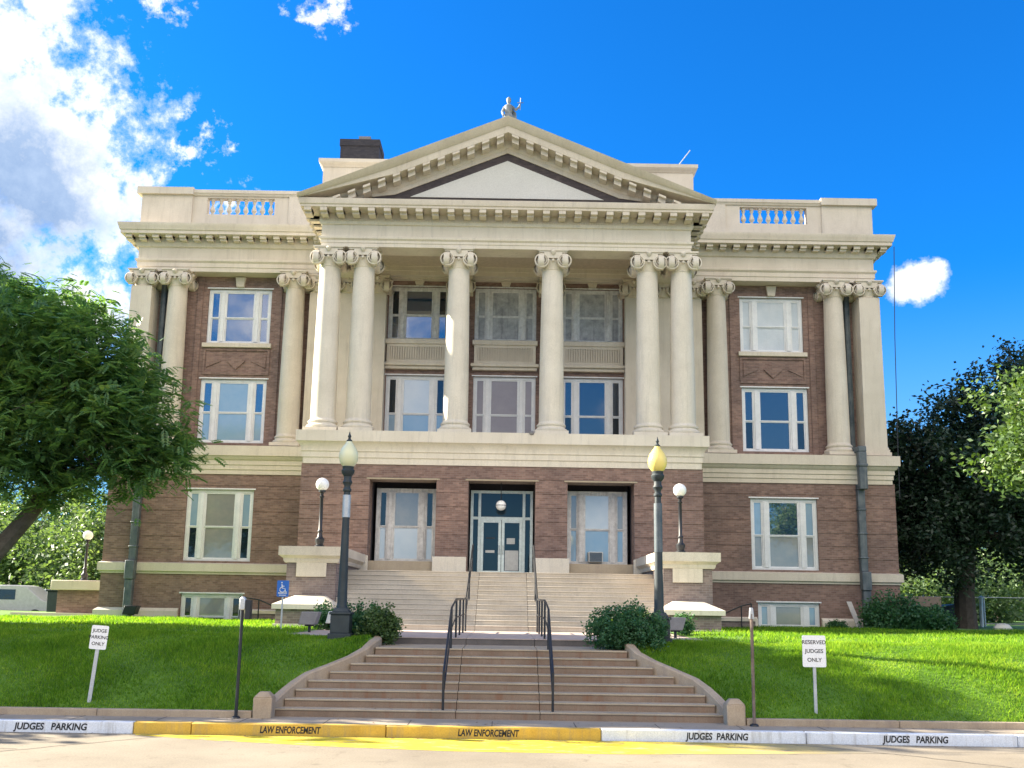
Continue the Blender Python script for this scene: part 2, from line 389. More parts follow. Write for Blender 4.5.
mb = MB(); mb.sweep([(-7.6, YW + .2), (-7.6, YP), (7.6, YP), (7.6, YW + .2)], [(-.1, 7.62), (.04, 7.62), (.04, 7.85), (.08, 7.87), (.08, 8.08), (.12, 8.1), (.12, 8.25), (.2, 8.38), (.26, 8.44), (.3, 8.46), (.3, 8.88), (-.6, 8.9)])
mb.box(-7.6, 7.6, YP + .3, YU - .002, 8.6, 8.895)
mb.build('portico_ledge', CREAMW, C)
# entablature, cornice and parapet of the main body
mb = MB()
mb.sweep([(-16.2, YB), (-16.2, 41.0), (16.2, 41.0), (16.2, YB)], [(-1.0, 16.6), (0, 16.6), (0, 16.78), (.03, 16.8), (.03, 16.98), (.1, 17.06), (.1, 17.14), (.0, 17.18), (.0, 17.66), (.08, 17.7), (.14, 17.84), (.14, 17.88), (-.3, 17.9)])
mb.build('entablature', CREAM, C)
def modillions(mb, axis, a, b, n, fixed, out, z0, z1, w=.27):
    for i in range(n):
        t = a + (b - a) * i / (n - 1)
        for (o, zz) in ((out, z1 - (z1 - z0) * .62), (out * .72, z0)):
            lo, hi = sorted((fixed, fixed + o))
            if axis == 'x': mb.box(t - w / 2, t + w / 2, lo, hi, zz, z1 + (.002 if zz == z0 else 0))
            else: mb.box(lo, hi, t - w / 2, t + w / 2, zz, z1 + (.002 if zz == z0 else 0))
mb = MB()
mb.sweep([(-16.2, YB), (-16.2, 41.0), (16.2, 41.0), (16.2, YB)], [(-.3, 17.86), (.13, 17.86), (.14, 18.09), (.62, 18.1), (.62, 18.24), (.66, 18.26), (.7, 18.4), (.74, 18.5), (.74, 18.56), (-.3, 18.62)])
for sx in (-1, 1):
    modillions(mb, 'x', sx * 8.3, sx * 16.5, 15, 40.9, -.42, 17.88, 18.1)
    modillions(mb, 'y', 41.1, 60.6, 34, sx * 16.3, sx * .42, 17.88, 18.1)
mb.build('cornice', CREAM, C)
BW = [(-13.4, -10.4), (10.4, 13.4)]
mb = MB()
for a, b in cuts(-16.3, 16.3, BW): mb.box(a, b, 41.2, 41.55, 18.55, 20.2)
for a, b in BW: mb.box(a, b, 41.2, 41.55, 18.55, 19.35)
for s in (-1, 1):
    mb.box(min(s * 14.05, s * 16.3), max(s * 14.05, s * 16.3), 41.13, 41.199, 18.6, 20.2)
    mb.box(min(s * 16.3, s * 15.95), max(s * 16.3, s * 15.95), 41.55, YB, 18.55, 20.2)
    mb.box(min(s * 9.75, s * 8.0), max(s * 9.75, s * 8.0), 41.14, 41.199, 18.6, 20.2)
mb.build('parapet', CREAM, C)
mb = MB(); mb.sweep([(-16.3, YB), (-16.3, 41.2), (16.3, 41.2), (16.3, YB)], [(-.45, 20.2), (.06, 20.2), (.1, 20.28), (.14, 20.3), (.14, 20.45), (-.45, 20.5), (-.45, 20.2)])
for s in (-1, 1): mb.box(min(s * 14.0, s * 16.5), max(s * 14.0, s * 16.5), 41.0, 41.5, 20.21, 20.53)
mb.build('parapet_coping', CREAM, C)
bal = MB().lathe([(.10, 0), (.10, .08), (.05, .1), (.06, .16), (.12, .26), (.11, .34), (.05, .52), (.05, .6), (.09, .66), (.06, .7), (.1, .75), (.1, .85)], seg=12)
bo = None
for a, b in BW:
    bs = MB().box(a, b, 41.2, 41.55, 20.12, 20.199).build('balustrade', CREAM, C)
    for i in range(8):
        x = a + .2 + (b - a - .4) * i / 7
        if bo is None: bo = bal.build('baluster', CREAM, None)
        o = bpy.data.objects.new('baluster', bo.data); COL.objects.link(o); o.parent = bs; o.location = Vector((x, 41.37, 19.31)) - ORIG[C.name]; o.scale = (1, 1, .97)
bpy.data.objects.remove(bo)
mb = MB().box(-16.1, 16.1, 41.5, YB - .1, 18.3, 18.5); mb.build('roof', ROOF, C)
# attic block and chimney
mb = MB().box(-8.9, 8.9, 44, 53, 18.5, 23.2).build('attic', CREAM, C)
mb = MB(); mb.sweep([(-8.9, 53), (-8.9, 44), (8.9, 44), (8.9, 53)], [(0, 23.0), (.04, 23.0), (.1, 23.1), (.14, 23.12), (.2, 23.2), (.2, 23.36), (-9, 23.4)]); mb.build('attic_coping', CREAM, C)
mb = MB().box(-8.5, -6.55, 46, 47.6, 23.3, 25.35).box(-8.54, -6.51, 45.96, 47.64, 25.1, 25.45); ch = mb.build('chimney', brick_mat('near_black_brick', (.022, .022, .03), (.04, .038, .045), (.035, .035, .04)), C)  # chimney brick toned close to black
MB().box(-7.7, -7.0, 46.3, 47.2, 25.451, 25.62).box(-7.65, -7.05, 46.35, 47.15, 25.62, 25.8).build('chimney_cap', FLOODM, ch)
MB().tube([(8.15, 44.2, 23.38), (8.8, 44.15, 24.25)], .025, 6).build('antenna', STEEL, C)
# portico entablature
mb = MB()
PP = [(-7.4, YU - .05), (-7.4, 37.1), (7.4, 37.1), (7.4, YU - .05)]
mb.sweep(PP, [(-.95, 16.9), (-.95, 16.4), (0, 16.4), (0, 16.54), (.025, 16.56), (.025, 16.66), (.09, 16.72), (.09, 16.8), (0, 16.84), (0, 17.3), (.05, 17.32), (.09, 17.4), (.09, 17.52), (-.5, 17.54)])
mb.build('portico_entablature', CREAMW, C)
mb = MB()
mb.sweep(PP, [(-.4, 17.52), (.09, 17.52), (.1, 17.76), (.74, 17.77), (.74, 17.86), (.78, 17.88), (.82, 18.06), (.82, 18.1), (-.4, 18.14)])
modillions(mb, 'x', -7.86, 7.86, 26, 37.0, -.62, 17.54, 17.77)
for s in (-1, 1): modillions(mb, 'y', 37.5, 40.6, 6, s * 7.5, s * .6, 17.54, 17.77)
# dentil row under the modillions
for i in range(150):
    x = -7.4 + 14.8 * (i + .5) / 150; mb.box(x - .03, x + .03, 36.97, 37.005, 17.45, 17.515)
mb.build('portico_cornice', CREAM, C)
# pediment
SL, ZC, XC = .4135, 18.12, 8.25
def ztop(x): return ZC + (XC - abs(x)) * SL
mb = MB()
prof = [(36.05, 0.06), (36.2, -.22), (36.27, -.26), (36.3, -.52), (36.9, -.54), (36.92, -.82), (36.98, -.9), (36.98, -1.08), (37.5, -1.08), (37.5, .05)]
m = len(prof)
for s in (-1, 1):
    vs = [(s * XC, y, max(ztop(XC) + d, 18.1 if d < 0 else -99)) for y, d in prof] + [(s * 4.5, y, max(ztop(4.5) + d, 18.1)) for y, d in prof] + [(0, y, ztop(0) + d) for y, d in prof]
    # keep the lower end from sinking through the horizontal cornice
    fs = [(i + k * m, (i + 1) % m + k * m, (i + 1) % m + (k + 1) * m, i + (k + 1) * m) for k in (0, 1) for i in range(m)] + [tuple(range(m))]
    mb.add(vs, fs)
for s in (-1, 1):
    for i in range(14):
        x = s * (.3 + .585 * i)
        for d, w0 in ((.6, .2), (.43, .2)):
            a, b = x - .14, x + .14
            top = lambda q: ztop(q) - .53
            lo = -.62 if d > .5 else -.8
            if ztop(x) + lo < 18.12: continue
            vs = [(a, 36.9 - d, ztop(a) + lo), (b, 36.9 - d, ztop(b) + lo), (b, 36.95, ztop(b) + lo), (a, 36.95, ztop(a) + lo), (a, 36.9 - d, top(a)), (b, 36.9 - d, top(b)), (b, 36.95, top(b)), (a, 36.95, top(a))]
            mb.add(vs, [(0, 3, 2, 1), (4, 5, 6, 7), (0, 1, 5, 4), (1, 2, 6, 5), (2, 3, 7, 6), (3, 0, 4, 7)])
mb.build('raking_cornice', CREAM, C)
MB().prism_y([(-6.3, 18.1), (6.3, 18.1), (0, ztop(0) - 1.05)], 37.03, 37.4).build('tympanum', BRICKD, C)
zt = ztop(0) - 1.42
MB().prism_y([(-(zt - 18.5) / SL, 18.5), ((zt - 18.5) / SL, 18.5), (0, zt)], 36.99, 37.029).build('tympanum_panel', STUCCO, C)
mb = MB()
for s in (-1, 1):
    mb.add([(s * 8.28, 36.4, ztop(XC) + .0), (0, 36.4, ztop(0) + .03), (0, 44, ztop(0) + .03), (s * 8.28, 44, ztop(XC))], [(0, 1, 2, 3)])
mb.build('portico_roof', ROOF, C)
MB().box(-.85, .9, 37.2, 38.2, 21.0, 21.78).build('acroterion_block', CREAMW, C)
# portico ceiling, inner architrave
mb = MB().box(-6.45, 6.45, 38.05, YU - .35, 17.0, 17.1); mb.build('portico_ceiling', INNER, C)
mb = MB().box(-7.3, 7.3, YU - .35, YU - .002, 16.56, 17.4); mb.box(-7.3, 7.3, YU - .42, YU - .351, 16.86, 17.0); mb.build('inner_architrave', CREAM, C)

# ------------------------------------------------------------------ columns
def capital(mb, r, z0, h, half, ang=True):
    """angular Ionic capital: echinus, four scrolled faces, abacus"""
    mb.lathe([(r * 1.0, 0), (r * 1.06, .03), (r * 1.0, .06), (r * 1.12, h * .35), (r * 1.22, h * .5), (r * 1.0, h * .55)], (0, 0, z0), 24)
    mb.box(-half * .92, half * .92, -half * .92, half * .92, z0 + h * .84, z0 + h * .92); mb.box(-half, half, -half, half, z0 + h * .92, z0 + h)
    mb.box(-half * .8, half * .8, -half * .8, half * .8, z0 + h * .55, z0 + h * .84)
    R0 = h * .36
    for k in range(4):
        ca, sa = math.cos(k * math.pi / 2), math.sin(k * math.pi / 2)
        for s in (-1, 1):
            cx, cz, yy = s * (half - R0 * .55), z0 + h * .42, -(half * .96)
            # scroll: raised spiral rib on a drum
            def tr(x, y, z): return (x * ca - y * sa, x * sa + y * ca, z)
            seg = 20
            ring = [[(cx + rr * math.cos(2 * math.pi * q / seg), y, cz + rr * math.sin(2 * math.pi * q / seg)) for q in range(seg)] for rr, y in ((R0 * .96, yy + .22), (R0, yy), (R0 * .84, yy - .015), (R0 * .78, yy + .15), (R0 * .3, yy + .15), (R0 * .26, yy - .01), (R0 * .02, yy - .02))]
            vs = [tr(*p) for rg in ring for p in rg]
            mb.add(vs, [(i * seg + q, i * seg + (q + 1) % seg, (i + 1) * seg + (q + 1) % seg, (i + 1) * seg + q) for i in range(len(ring) - 1) for q in range(seg)])
            pts = []
            for q in range(26):
                a = math.pi / 2 - s * -1 * 0 + s * q * .36; rr = R0 * (.74 - .46 * q / 25)
                pts.append(tr(cx + rr * math.cos(a), yy + .015, cz + rr * math.sin(a)))
            mb.tube(pts, R0 * .1, 5)
        # egg and rosette in the middle of the face
        mb.lathe([(.02, -.1), (.09, -.04), (.11, .03), (.05, .1)], tr(0, -half * .98, z0 + h * .83), 10)
        mb.add([tr(-half * .5, -half * .93, z0 + h * .55), tr(half * .5, -half * .93, z0 + h * .55), tr(half * .6, -half * .93, z0 + h * .84), tr(-half * .6, -half * .93, z0 + h * .84)], [(0, 1, 2, 3)])
        for x in (-.22, 0, .22): mb.lathe([(.02, -.07), (.06, -.03), (.06, .03), (.02, .06)], tr(x * half * 1.5, -half * .9, z0 + h * .45), 8)
def column_parts(r0, r1, zb, zt, caph, half, mat):
    base = MB().box(-r0 * 1.33, r0 * 1.33, -r0 * 1.33, r0 * 1.33, zb, zb + .14)
    base.lathe([(r0 * 1.27, .14), (r0 * 1.32, .18), (r0 * 1.32, .24), (r0 * 1.26, .28), (r0 * 1.12, .31), (r0 * 1.1, .36), (r0 * 1.17, .39), (r0 * 1.18, .44), (r0 * 1.08, .48), (r0 * 1.02, .52), (r0, .56)], (0, 0, zb), 28)
    H = zt - caph - zb - .55
    sh = MB().lathe([(r0 + (r1 - r0) * (t ** 1.7), H * t) for t in [i / 10 for i in range(11)]], (0, 0, zb + .55), 32)
    cp = MB(); capital(cp, r1, zt - caph, caph, half)
    return sh, base, cp
def put(meshes, x, y, names, mat):
    c = meshes[0].copy(); COL.objects.link(c); c.parent = C; c.location = Vector((x, y, 0)) - ORIG[C.name]; c.name = names[0]
    for ob, nm in zip(meshes[1:], names[1:]):
        o = ob.copy(); COL.objects.link(o); o.parent = c; o.location = (0, 0, 0); o.name = nm
    return c
def protos(parts, names, mat): return [p.build(n, mat, None) for p, n in zip(parts, names)]
CN = ('column', 'column_base', 'capital')
pc = protos(column_parts(.49, .415, 8.9, 16.4, .8, .61, CREAMW), CN, CREAMW)
for x in (-7.07, -5.7, -1.88, 1.88, 5.7, 7.07): put(pc, x, 37.6, CN, CREAMW)
wc = protos(column_parts(.47, .40, 8.86, 16.6, .75, .6, CREAM), CN, CREAM)
for x in (-14.4, -9.25, 9.25, 14.4): put(wc, x, 41.2, CN, CREAM)
def pil(w, d, zb, zt, caph):
    sh = MB().box(-w / 2, w / 2, -d / 2, d / 2, zb + .35, zt - caph, top=(.03, .0))
    bs = MB().box(-w / 2 - .12, w / 2 + .12, -d / 2 - .12, d / 2 + .12, zb, zb + .14).box(-w / 2 - .07, w / 2 + .07, -d / 2 - .07, d / 2 + .07, zb + .14, zb + .26).box(-w / 2 - .03, w / 2 + .03, -d / 2 - .03, d / 2 + .03, zb + .26, zb + .35)
    cp = MB(); capital(cp, w * .45, zt - caph, caph, w * .5 + .14)
    return sh, bs, cp
PN = ('pilaster', 'pilaster_base', 'capital')
cpil = protos(pil(.95, .95, 8.86, 16.6, .75), PN, CREAM)
for x in (-15.85, 15.85): put(cpil, x, 41.25, PN, CREAM)
bpil = protos(pil(.78, .5, 8.88, 16.56, .75), PN, CREAM)
for x in (-8.25, -6.92, -5.62, -1.98, 1.98, 5.62, 6.92, 8.25): put(bpil, x, 41.45, PN, CREAM)
for o in pc + wc + cpil + bpil: bpy.data.objects.remove(o)

# ------------------------------------------------------------------ windows
def window(x0, x1, z0, z1, yf, panes, frame=WHITE, rail=.48, sill=None, inset=.1, inner=False):
    """tripartite sash window: panes = {'ct','cb','st','sb'} materials (centre/side, top/bottom sash)"""
    w = x1 - x0; fw = .13; mw = .27; d = .12; y0 = yf + inset
    sw = (w - 2 * fw - 2 * mw) * .185; cw = w - 2 * fw - 2 * mw - 2 * sw
    f = MB()
    f.box(x0, x0 + fw, y0, y0 + d, z0, z1).box(x1 - fw, x1, y0, y0 + d, z0, z1).box(x0 + fw, x1 - fw, y0, y0 + d, z1 - fw, z1).box(x0 + fw, x1 - fw, y0, y0 + d, z0, z0 + .1)
    f.box(x0 - .07, x1 + .07, yf - .02, yf + .04, z1, z1 + .06) if not inner else None
    a = x0 + fw + sw; b = a + mw; c = b + cw; e = c + mw
    for p, q in ((a, b), (c, e)):
        f.box(p, q, y0 + .001, y0 + d, z0 + .1, z1 - fw).box(p + .06, q - .06, y0 - .03, y0 + .0, z0 + .1, z1 - fw)
    zr = z0 + .1 + (z1 - z0 - fw - .1) * rail
    W = f.build('window', frame, C, bevel=.008)
    for nm, p, q in (('s', x0 + fw, a), ('c', b, c), ('s', e, x1 - fw)):
        for t, lo, hi, dy in (('b', z0 + .1, zr, .05), ('t', zr, z1 - fw, .02)):
            m = panes[nm + t]; st = .045
            s = MB(); yy = y0 + dy
            s.box(p, p + st, yy, yy + .05, lo, hi).box(q - st, q, yy, yy + .05, lo, hi).box(p + st, q - st, yy, yy + .05, hi - st, hi).box(p + st, q - st, yy, yy + .05, lo, lo + st)
            so = s.build('sash', frame, W)
            MB().box(p + st - .005, q - st + .005, yy + .03, yy + .045, lo + st - .005, hi - st + .005).build('pane', m, W)
    if sill: MB().box(x0 - sill, x1 + sill, yf - .14, yf + .3, z0 - .2, z0 - .002).build('sill', CREAM, W, bevel=.02)
    return W
def pn(ct, cb=None, st=None, sb=None): return {'ct': ct, 'cb': cb or ct, 'st': st or ct, 'sb': sb or st or ct}
window(-13.2, -10.4, 13.55, 16.05, YU, pn(G_BLUE, G_BLUE, G_BLUE, G_BLUE), sill=.12)
window(10.4, 13.2, 13.55, 16.05, YU, pn(BOARDW), sill=.12)
window(-13.3, -10.4, 9.12, 11.95, YU, pn(G_SHADE, G_SHADE, G_BLUE, G_SHADE))
window(10.4, 13.3, 9.12, 11.95, YU, pn(G_DEEP, G_DEEP, G_DEEP, G_DARK))
window(-13.2, -10.4, 4.0, 6.97, YW, pn(G_TAN, G_TAN, G_SHADE, G_DARK))
window(10.4, 13.2, 4.0, 6.97, YW, pn(G_BLUE, G_TAN, G_SHADE, G_TAN))
window(-13.15, -10.6, 1.2, 2.66, YW, pn(G_TAN, G_DARK, G_DARK, G_DARK), rail=.35)
window(10.6, 13.15, 1.2, 2.66, YW, pn(G_TAN, G_DARK, G_SHADE, G_DARK), rail=.35)
window(*P3[0], YU, pn(G_BLUE, G_BLUE, G_DARK, G_BLUE), frame=GREYW)
window(*P3[1], YU, pn(BOARD), frame=GREYL); window(*P3[2], YU, pn(BOARD), frame=GREYL)
def lower(o): return (o[0], o[1], 9.0, o[3])
window(*lower(P2[0]), YU, pn(G_WHITE, G_SHADE, G_DARK, G_SHADE)); window(*lower(P2[1]), YU, pn(G_MAUVE)); window(*lower(P2[2]), YU, pn(G_DEEP, G_DEEP, G_DEEP, G_DARK))
window(-4.92, -2.55, 3.97, 6.85, 38.2, pn(G_TAN, G_WHITE, G_DARK, G_WHITE), frame=GREYW, inner=True, inset=0)
window(2.55, 4.92, 3.97, 6.85, 38.2, pn(G_WHITE, G_SHADE, G_TAN, G_SHADE), frame=GREYW, inner=True, inset=0)
# aprons under the upper portico windows, keystones
for a, b, z0, z1 in P3:
    m = MB().box(a + .02, b - .02, YU - .12, YU - .002, 12.78, 13.62).box(a + .02, b - .02, YU - .2, YU - .121, 12.781, 12.9).box(a + .02, b - .02, YU - .2, YU - .121, 13.5, 13.619).box(a + .02, a + .17, YU - .2, YU - .121, 12.9, 13.5).box(b - .17, b - .02, YU - .2, YU - .121, 12.9, 13.5)
    n = 22
    for i in range(n):
        x = a + .22 + (b - a - .44) * i / (n - 1); m.box(x - .032, x + .032, YU - .2, YU - .121, 12.9, 13.5)
    m.build('apron_panel', CREAM, C)
    m = MB().box(a - .12, b + .12, YU - .3, YU - .002, 12.64, 12.779).box(a - .05, b + .05, YU - .2, YU - .002, 12.5, 12.639).box(a - .06, b + .06, YU - .26, YU - .002, 13.621, 13.84)
    m.build('apron_ledge', CREAM, C, bevel=.02)
for a, b, z0, z1 in P3 + W3:
    xm = (a + b) / 2; zk = 16.555
    MB().prism_y([(xm - .16, z1 + .065), (xm + .16, z1 + .065), (xm + .22, zk), (xm - .22, zk)], YU - .16, YU - .002).build('keystone', CREAM, C)

# ------------------------------------------------------------------ entrance
d = MB(); yd = 38.45
for x in (-1.23, -.93, .82, 1.12):
    d.box(x, x + .11, yd, yd + .1, 3.52, 6.85)
for z0, z1 in ((6.74, 6.85), (5.70, 5.81)): d.box(-1.12, 1.12, yd + .003, yd + .097, z0, z1)
df = d.build('entrance_frame', DOORF, C, bevel=.006)
for p, q in ((-1.12, -.9), (-.82, .82), (.9, 1.12)):
    MB().box(p, q, yd + .05, yd + .06, 5.8, 6.77).build('pane', G_DOOR, df)
    if q - p < 1: MB().box(p, q, yd + .05, yd + .06, 3.52, 5.72).build('pane', G_DOOR, df)
for s in (-1, 1):
    a, b = (-.815, -.01) if s < 0 else (.01, .815)
    m = MB().box(a, a + .11, yd - .01, yd + .04, 3.53, 5.715).box(b - .11, b, yd - .01, yd + .04, 3.53, 5.715).box(a + .11, b - .11, yd - .01, yd + .04, 5.58, 5.715).box(a + .11, b - .11, yd - .01, yd + .04, 3.53, 3.7)
    dr = m.build('door', DOORF, C, bevel=.006)
    MB().box(a + .1, b - .1, yd + .01, yd + .02, 3.69, 5.59).build('pane', G_DOOR, dr)
    xh = -.07 if s < 0 else .07
    MB().tube([(xh, yd - .02, 4.35), (xh, yd - .08, 4.37), (xh, yd - .08, 4.67), (xh, yd - .02, 4.69)], .014, 6).build('handle', STEEL, dr)
    if s > 0: MB().box(a + .2, b - .28, yd, yd + .006, 4.75, 4.98).build('notice', PALEM, dr); MB().box(a + .14, b - .14, yd + .002, yd + .008, 3.72, 4.5).build('notice', PALEM, dr)
    else: MB().box(a + .22, b - .24, yd, yd + .006, 4.95, 5.0).build('notice', DARKM, dr); MB().box(a + .2, b - .25, yd, yd + .006, 4.4, 4.5).build('notice', PALEM, dr)

# ------------------------------------------------------------------ downspouts, cable, small fixings
def pipe(pts, r, mat, name, seg=10): return MB().tube(pts, r, seg).build(name, mat, C)
def downspout(x):
    m = MB().tube([(x, 41.55, 16.5), (x, 41.55, 9.0)], .14, 8)
    x -= .05 if x < 0 else .12
    m.box(x - .17, x + .17, 40.06, 41.5, 8.93, 9.16).box(x - .17, x + .17, 40.06, 40.36, 7.35, 8.929).box(x - .2, x + .2, 40.02, 40.37, 8.3, 8.42)
    m.box(x - .15, x + .15, 40.4, 40.66, 3.97, 7.6).box(x - .19, x + .19, 40.2, 40.55, 3.2, 3.969).box(x - .16, x + .16, 40.25, 40.52, 1.5, 3.199)
    for z in (4.5, 5.5, 6.5, 7.36): m.box(x - .18, x + .18, 40.37, 40.68, z, z + .07)
    m.build('downspout', DUCT, C, bevel=.03)
downspout(-15.12); downspout(15.1)
MB().tube([(16.95, 40.5, 18.1), (16.75, 40.45, 14), (16.6, 40.4, 9), (16.58, 40.42, 7.0)], .018, 5).build('cable', DARKM, C)
m = MB().box(1.02, 1.18, 36.78, 36.95, 8.86, 8.92).lathe([(.03, 0), (.09, .03), (.11, .1), (.07, .16)], (1.1, 36.72, 8.8), 10); m.build('security_light', FLOODM, C)

# statue on the gable
st = MB()
st.lathe([(.30, 0), (.28, .12), (.24, .4), (.22, .62), (.19, .78), (.15, .86), (.20, .98), (.23, 1.12), (.20, 1.26), (.10, 1.34), (.065, 1.38), (.07, 1.43), (.105, 1.50), (.115, 1.58), (.10, 1.66), (.06, 1.72), (.02, 1.75)], (0, 37.6, 21.78), 18, 1.0, .75)
for k in range(9):
    a = 2 * math.pi * k / 9; st.tube([(math.cos(a) * .16, 37.6 + math.sin(a) * .13, 22.6), (math.cos(a) * .27, 37.6 + math.sin(a) * .2, 22.1), (math.cos(a) * .31, 37.6 + math.sin(a) * .24, 21.78)], [.03, .05, .06], 6)
st.tube([(.19, 37.6, 22.98), (.34, 37.5, 22.78), (.5, 37.42, 22.9), (.54, 37.4, 23.02)], [.075, .06, .05, .04], 8)
st.tube([(-.19, 37.6, 22.98), (-.3, 37.55, 22.7), (-.24, 37.45, 22.45)], [.075, .06, .05], 8)
st.tube([(-.24, 37.45, 22.5), (-.36, 37.42, 22.0)], [.02, .012], 5)
st.tube([(.54, 37.4, 22.72), (.56, 37.4, 23.35)], .02, 5); st.tube([(.4, 37.4, 23.1), (.7, 37.4, 23.1)], .018, 5)
st.add([(.1, 37.62, 23.0), (.36, 37.7, 22.75), (.42, 37.75, 22.2), (.2, 37.75, 21.9), (.05, 37.7, 22.3)], [(0, 1, 2, 3, 4)])
st.v = [((x - 0) * .88, y, 21.78 + (z - 21.78) * .84) for x, y, z in st.v]
so = st.build('statue', BRONZE, None, origin=(0, 37.6, 21.78)); tag(so, 'small robed bronze statue holding an object aloft on the peak of the gable', 'statue')

# ------------------------------------------------------------------ piers beside the upper steps
def pier(s, label):
    p = thing('stair_pier', (s * 6.15, 34, 1.6), label, 'pier', 'brick piers beside the steps')
    bx = lambda a, b: (min(s * a, s * b), max(s * a, s * b))
    MB().box(*bx(5.32, 6.92), 32.0, 36.95, 1.2, 3.7).build('pier_body', BRICKG, p)
    m = MB(); pa = [(bx(5.32, 6.92)[0], 36.95), (bx(5.32, 6.92)[0], 32.0), (bx(5.32, 6.92)[1], 32.0), (bx(5.32, 6.92)[1], 36.95)]
    m.sweep(pa, [(-.3, 3.65), (.06, 3.65), (.1, 3.72), (.1, 3.78), (.2, 3.86), (.24, 3.88), (.24, 4.17), (-.9, 4.2)])
    m.build('pier_cap', CREAM, p)
    MB().box(*bx(5.62, 6.6), 31.93, 31.998, 3.2, 3.652).build('cap_panel', CREAM, p, bevel=.015)
    MB().box(*bx(5.32, 6.95), 30.9, 31.998, 1.2, 2.17).build('lower_block', BRICKG, p)
    x0, x1 = bx(5.15, 7.05)
    m = MB().add([(x0, 30.75, 2.17), (x1, 30.75, 2.17), (x1, 31.998, 2.17), (x0, 31.998, 2.17), (x0, 30.75, 2.32), (x1, 30.75, 2.32), (x1, 31.998, 2.32), (x0, 31.998, 2.32), (x0 + .45, 31.1, 2.52), (x1 - .45, 31.1, 2.52), (x1 - .45, 31.998, 2.6), (x0 + .45, 31.998, 2.6)],
             [(0, 3, 2, 1), (0, 1, 5, 4), (1, 2, 6, 5), (2, 3, 7, 6), (3, 0, 4, 7), (4, 5, 9, 8), (5, 6, 10, 9), (6, 7, 11, 10), (7, 4, 8, 11), (8, 9, 10, 11)])
    m.build('lower_cap', CREAMW, p)
    MB().box(*bx(5.2, 7.0), 30.8, 31.998, 1.2, 1.72).build('foot_course', CREAMW, p)
    # globe lamp standing on the pier
    g = thing('globe_lamp', (s * 6.08, 33, 4.2), 'white globe lamp on black post standing on the %s' % ('pier left of the steps' if s < 0 else 'pier right of the steps'), 'lamp', 'white globe lamps')
    globe_lamp(g, s * 6.08, 33, 4.2, 1.92)
def globe_lamp(g, x, y, z, h, r=.225):
    MB().lathe([(.17, 0), (.17, .06), (.12, .1), (.15, .2), (.16, .28), (.09, .36), (.07, .5), (.1, .54), (.06, .6), (.055, h - .25), (.09, h - .2), (.05, h - .16), (.06, h - .08), (.12, h - .04), (.12, h)], (x, y, z), 14).build('lamp_post', DARKM, g)
    MB().lathe([(r * math.sin(math.pi * (k + .6) / 12.6), r - r * math.cos(math.pi * (k + .6) / 12.6)) for k in range(13)], (x, y, z + h - .01), 20).build('globe', GLOBE, g)
pier(-1, 'brick pier with cream stone cap left of the upper steps, grey in shade')
pier(1, 'brick pier with cream stone cap right of the upper steps, beside yellow green shrub')

# ------------------------------------------------------------------ steps
Y0, T, RS, ZW = 19.62, .325, .155, .2
EL = [-4.24, -4.12, -3.98, -3.8, -3.42, -3.05, -2.78, -2.62]; ER = [4.5, 4.4, 4.27, 4.1, 3.75, 3.36, 3.05, 2.9]
JX = [-.72, .92]
low = thing('lower_steps', (.1, 21, .2), 'flight of eight wide stained concrete steps rising from the sidewalk', 'steps')
def spans(a, b):
    xs = [a] + [j for j in JX] + [b]
    return [(xs[i] + (.006 if i else 0), xs[i + 1] - (.006 if i < len(xs) - 2 else 0)) for i in range(len(xs) - 1)]
mt, mr = MB(), MB()
for k in range(8):
    y = Y0 + T * k; z1 = ZW + RS * (k + 1); yb = Y0 + T * (k + 1) + .1 if k < 7 else 24.0
    for a, b in spans(EL[k], ER[k]):
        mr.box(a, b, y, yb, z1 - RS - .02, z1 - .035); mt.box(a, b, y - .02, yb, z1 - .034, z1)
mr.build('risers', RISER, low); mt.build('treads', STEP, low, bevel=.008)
ZL = 1.6; Z7 = ZW + RS * 8
land = thing('landing', (.1, 27, 1.5), 'concrete landing with a dark front edge between the two flights of steps', 'landing')
m1, m2 = MB(), MB()
for a, b in spans(-2.66, 2.95):
    m1.box(a, b, 23.9, 24.3, Z7 - .3, ZL - .02); m2.box(a, b, 23.88, 24.3, ZL - .019, ZL)
for a, b in spans(-5.2, 5.3):
    m2.box(a, b, 24.302, 30.6, ZL - .2, ZL)
m1.build('front_edge', mottled('dark_edge_concrete', (.10, .09, .085), (.16, .14, .13), 2., .9, streak=None), land); m2.build('slab', mottled('pinkish_paving', (.40, .31, .26), (.50, .41, .35), 1.6, .9, streak=(.26, .2, .17), streak_amt=.6), land)  # front edge in a darker concrete tone than the slab
up = thing('upper_steps', (0, 32, 1.6), 'twelve pale concrete steps rising between the brick piers to the entrance', 'steps')
mt, mr = MB(), MB(); ru = (3.515 - ZL) / 12
for k in range(12):
    y = 30.55 + .33 * k; z1 = ZL + ru * (k + 1); yb = y + .43 if k < 11 else YP - .1
    for a, b in spans(-5.315, 5.315):
        mr.box(a, b, y, yb, z1 - ru - .015, z1 - .036); mt.box(a, b, y - .02, yb, z1 - .035, z1)
STEPU = mottled('upper_step_concrete', (.42, .37, .30), (.52, .465, .385), .9, .85, streak=(.3, .26, .22), streak_amt=.5)
mr.box(-5.0, 5.0, YP - .1, YP + .93, 3.0, 3.513)
mr.build('risers', STEPU, up); mt.build('treads', STEPU, up, bevel=.008)
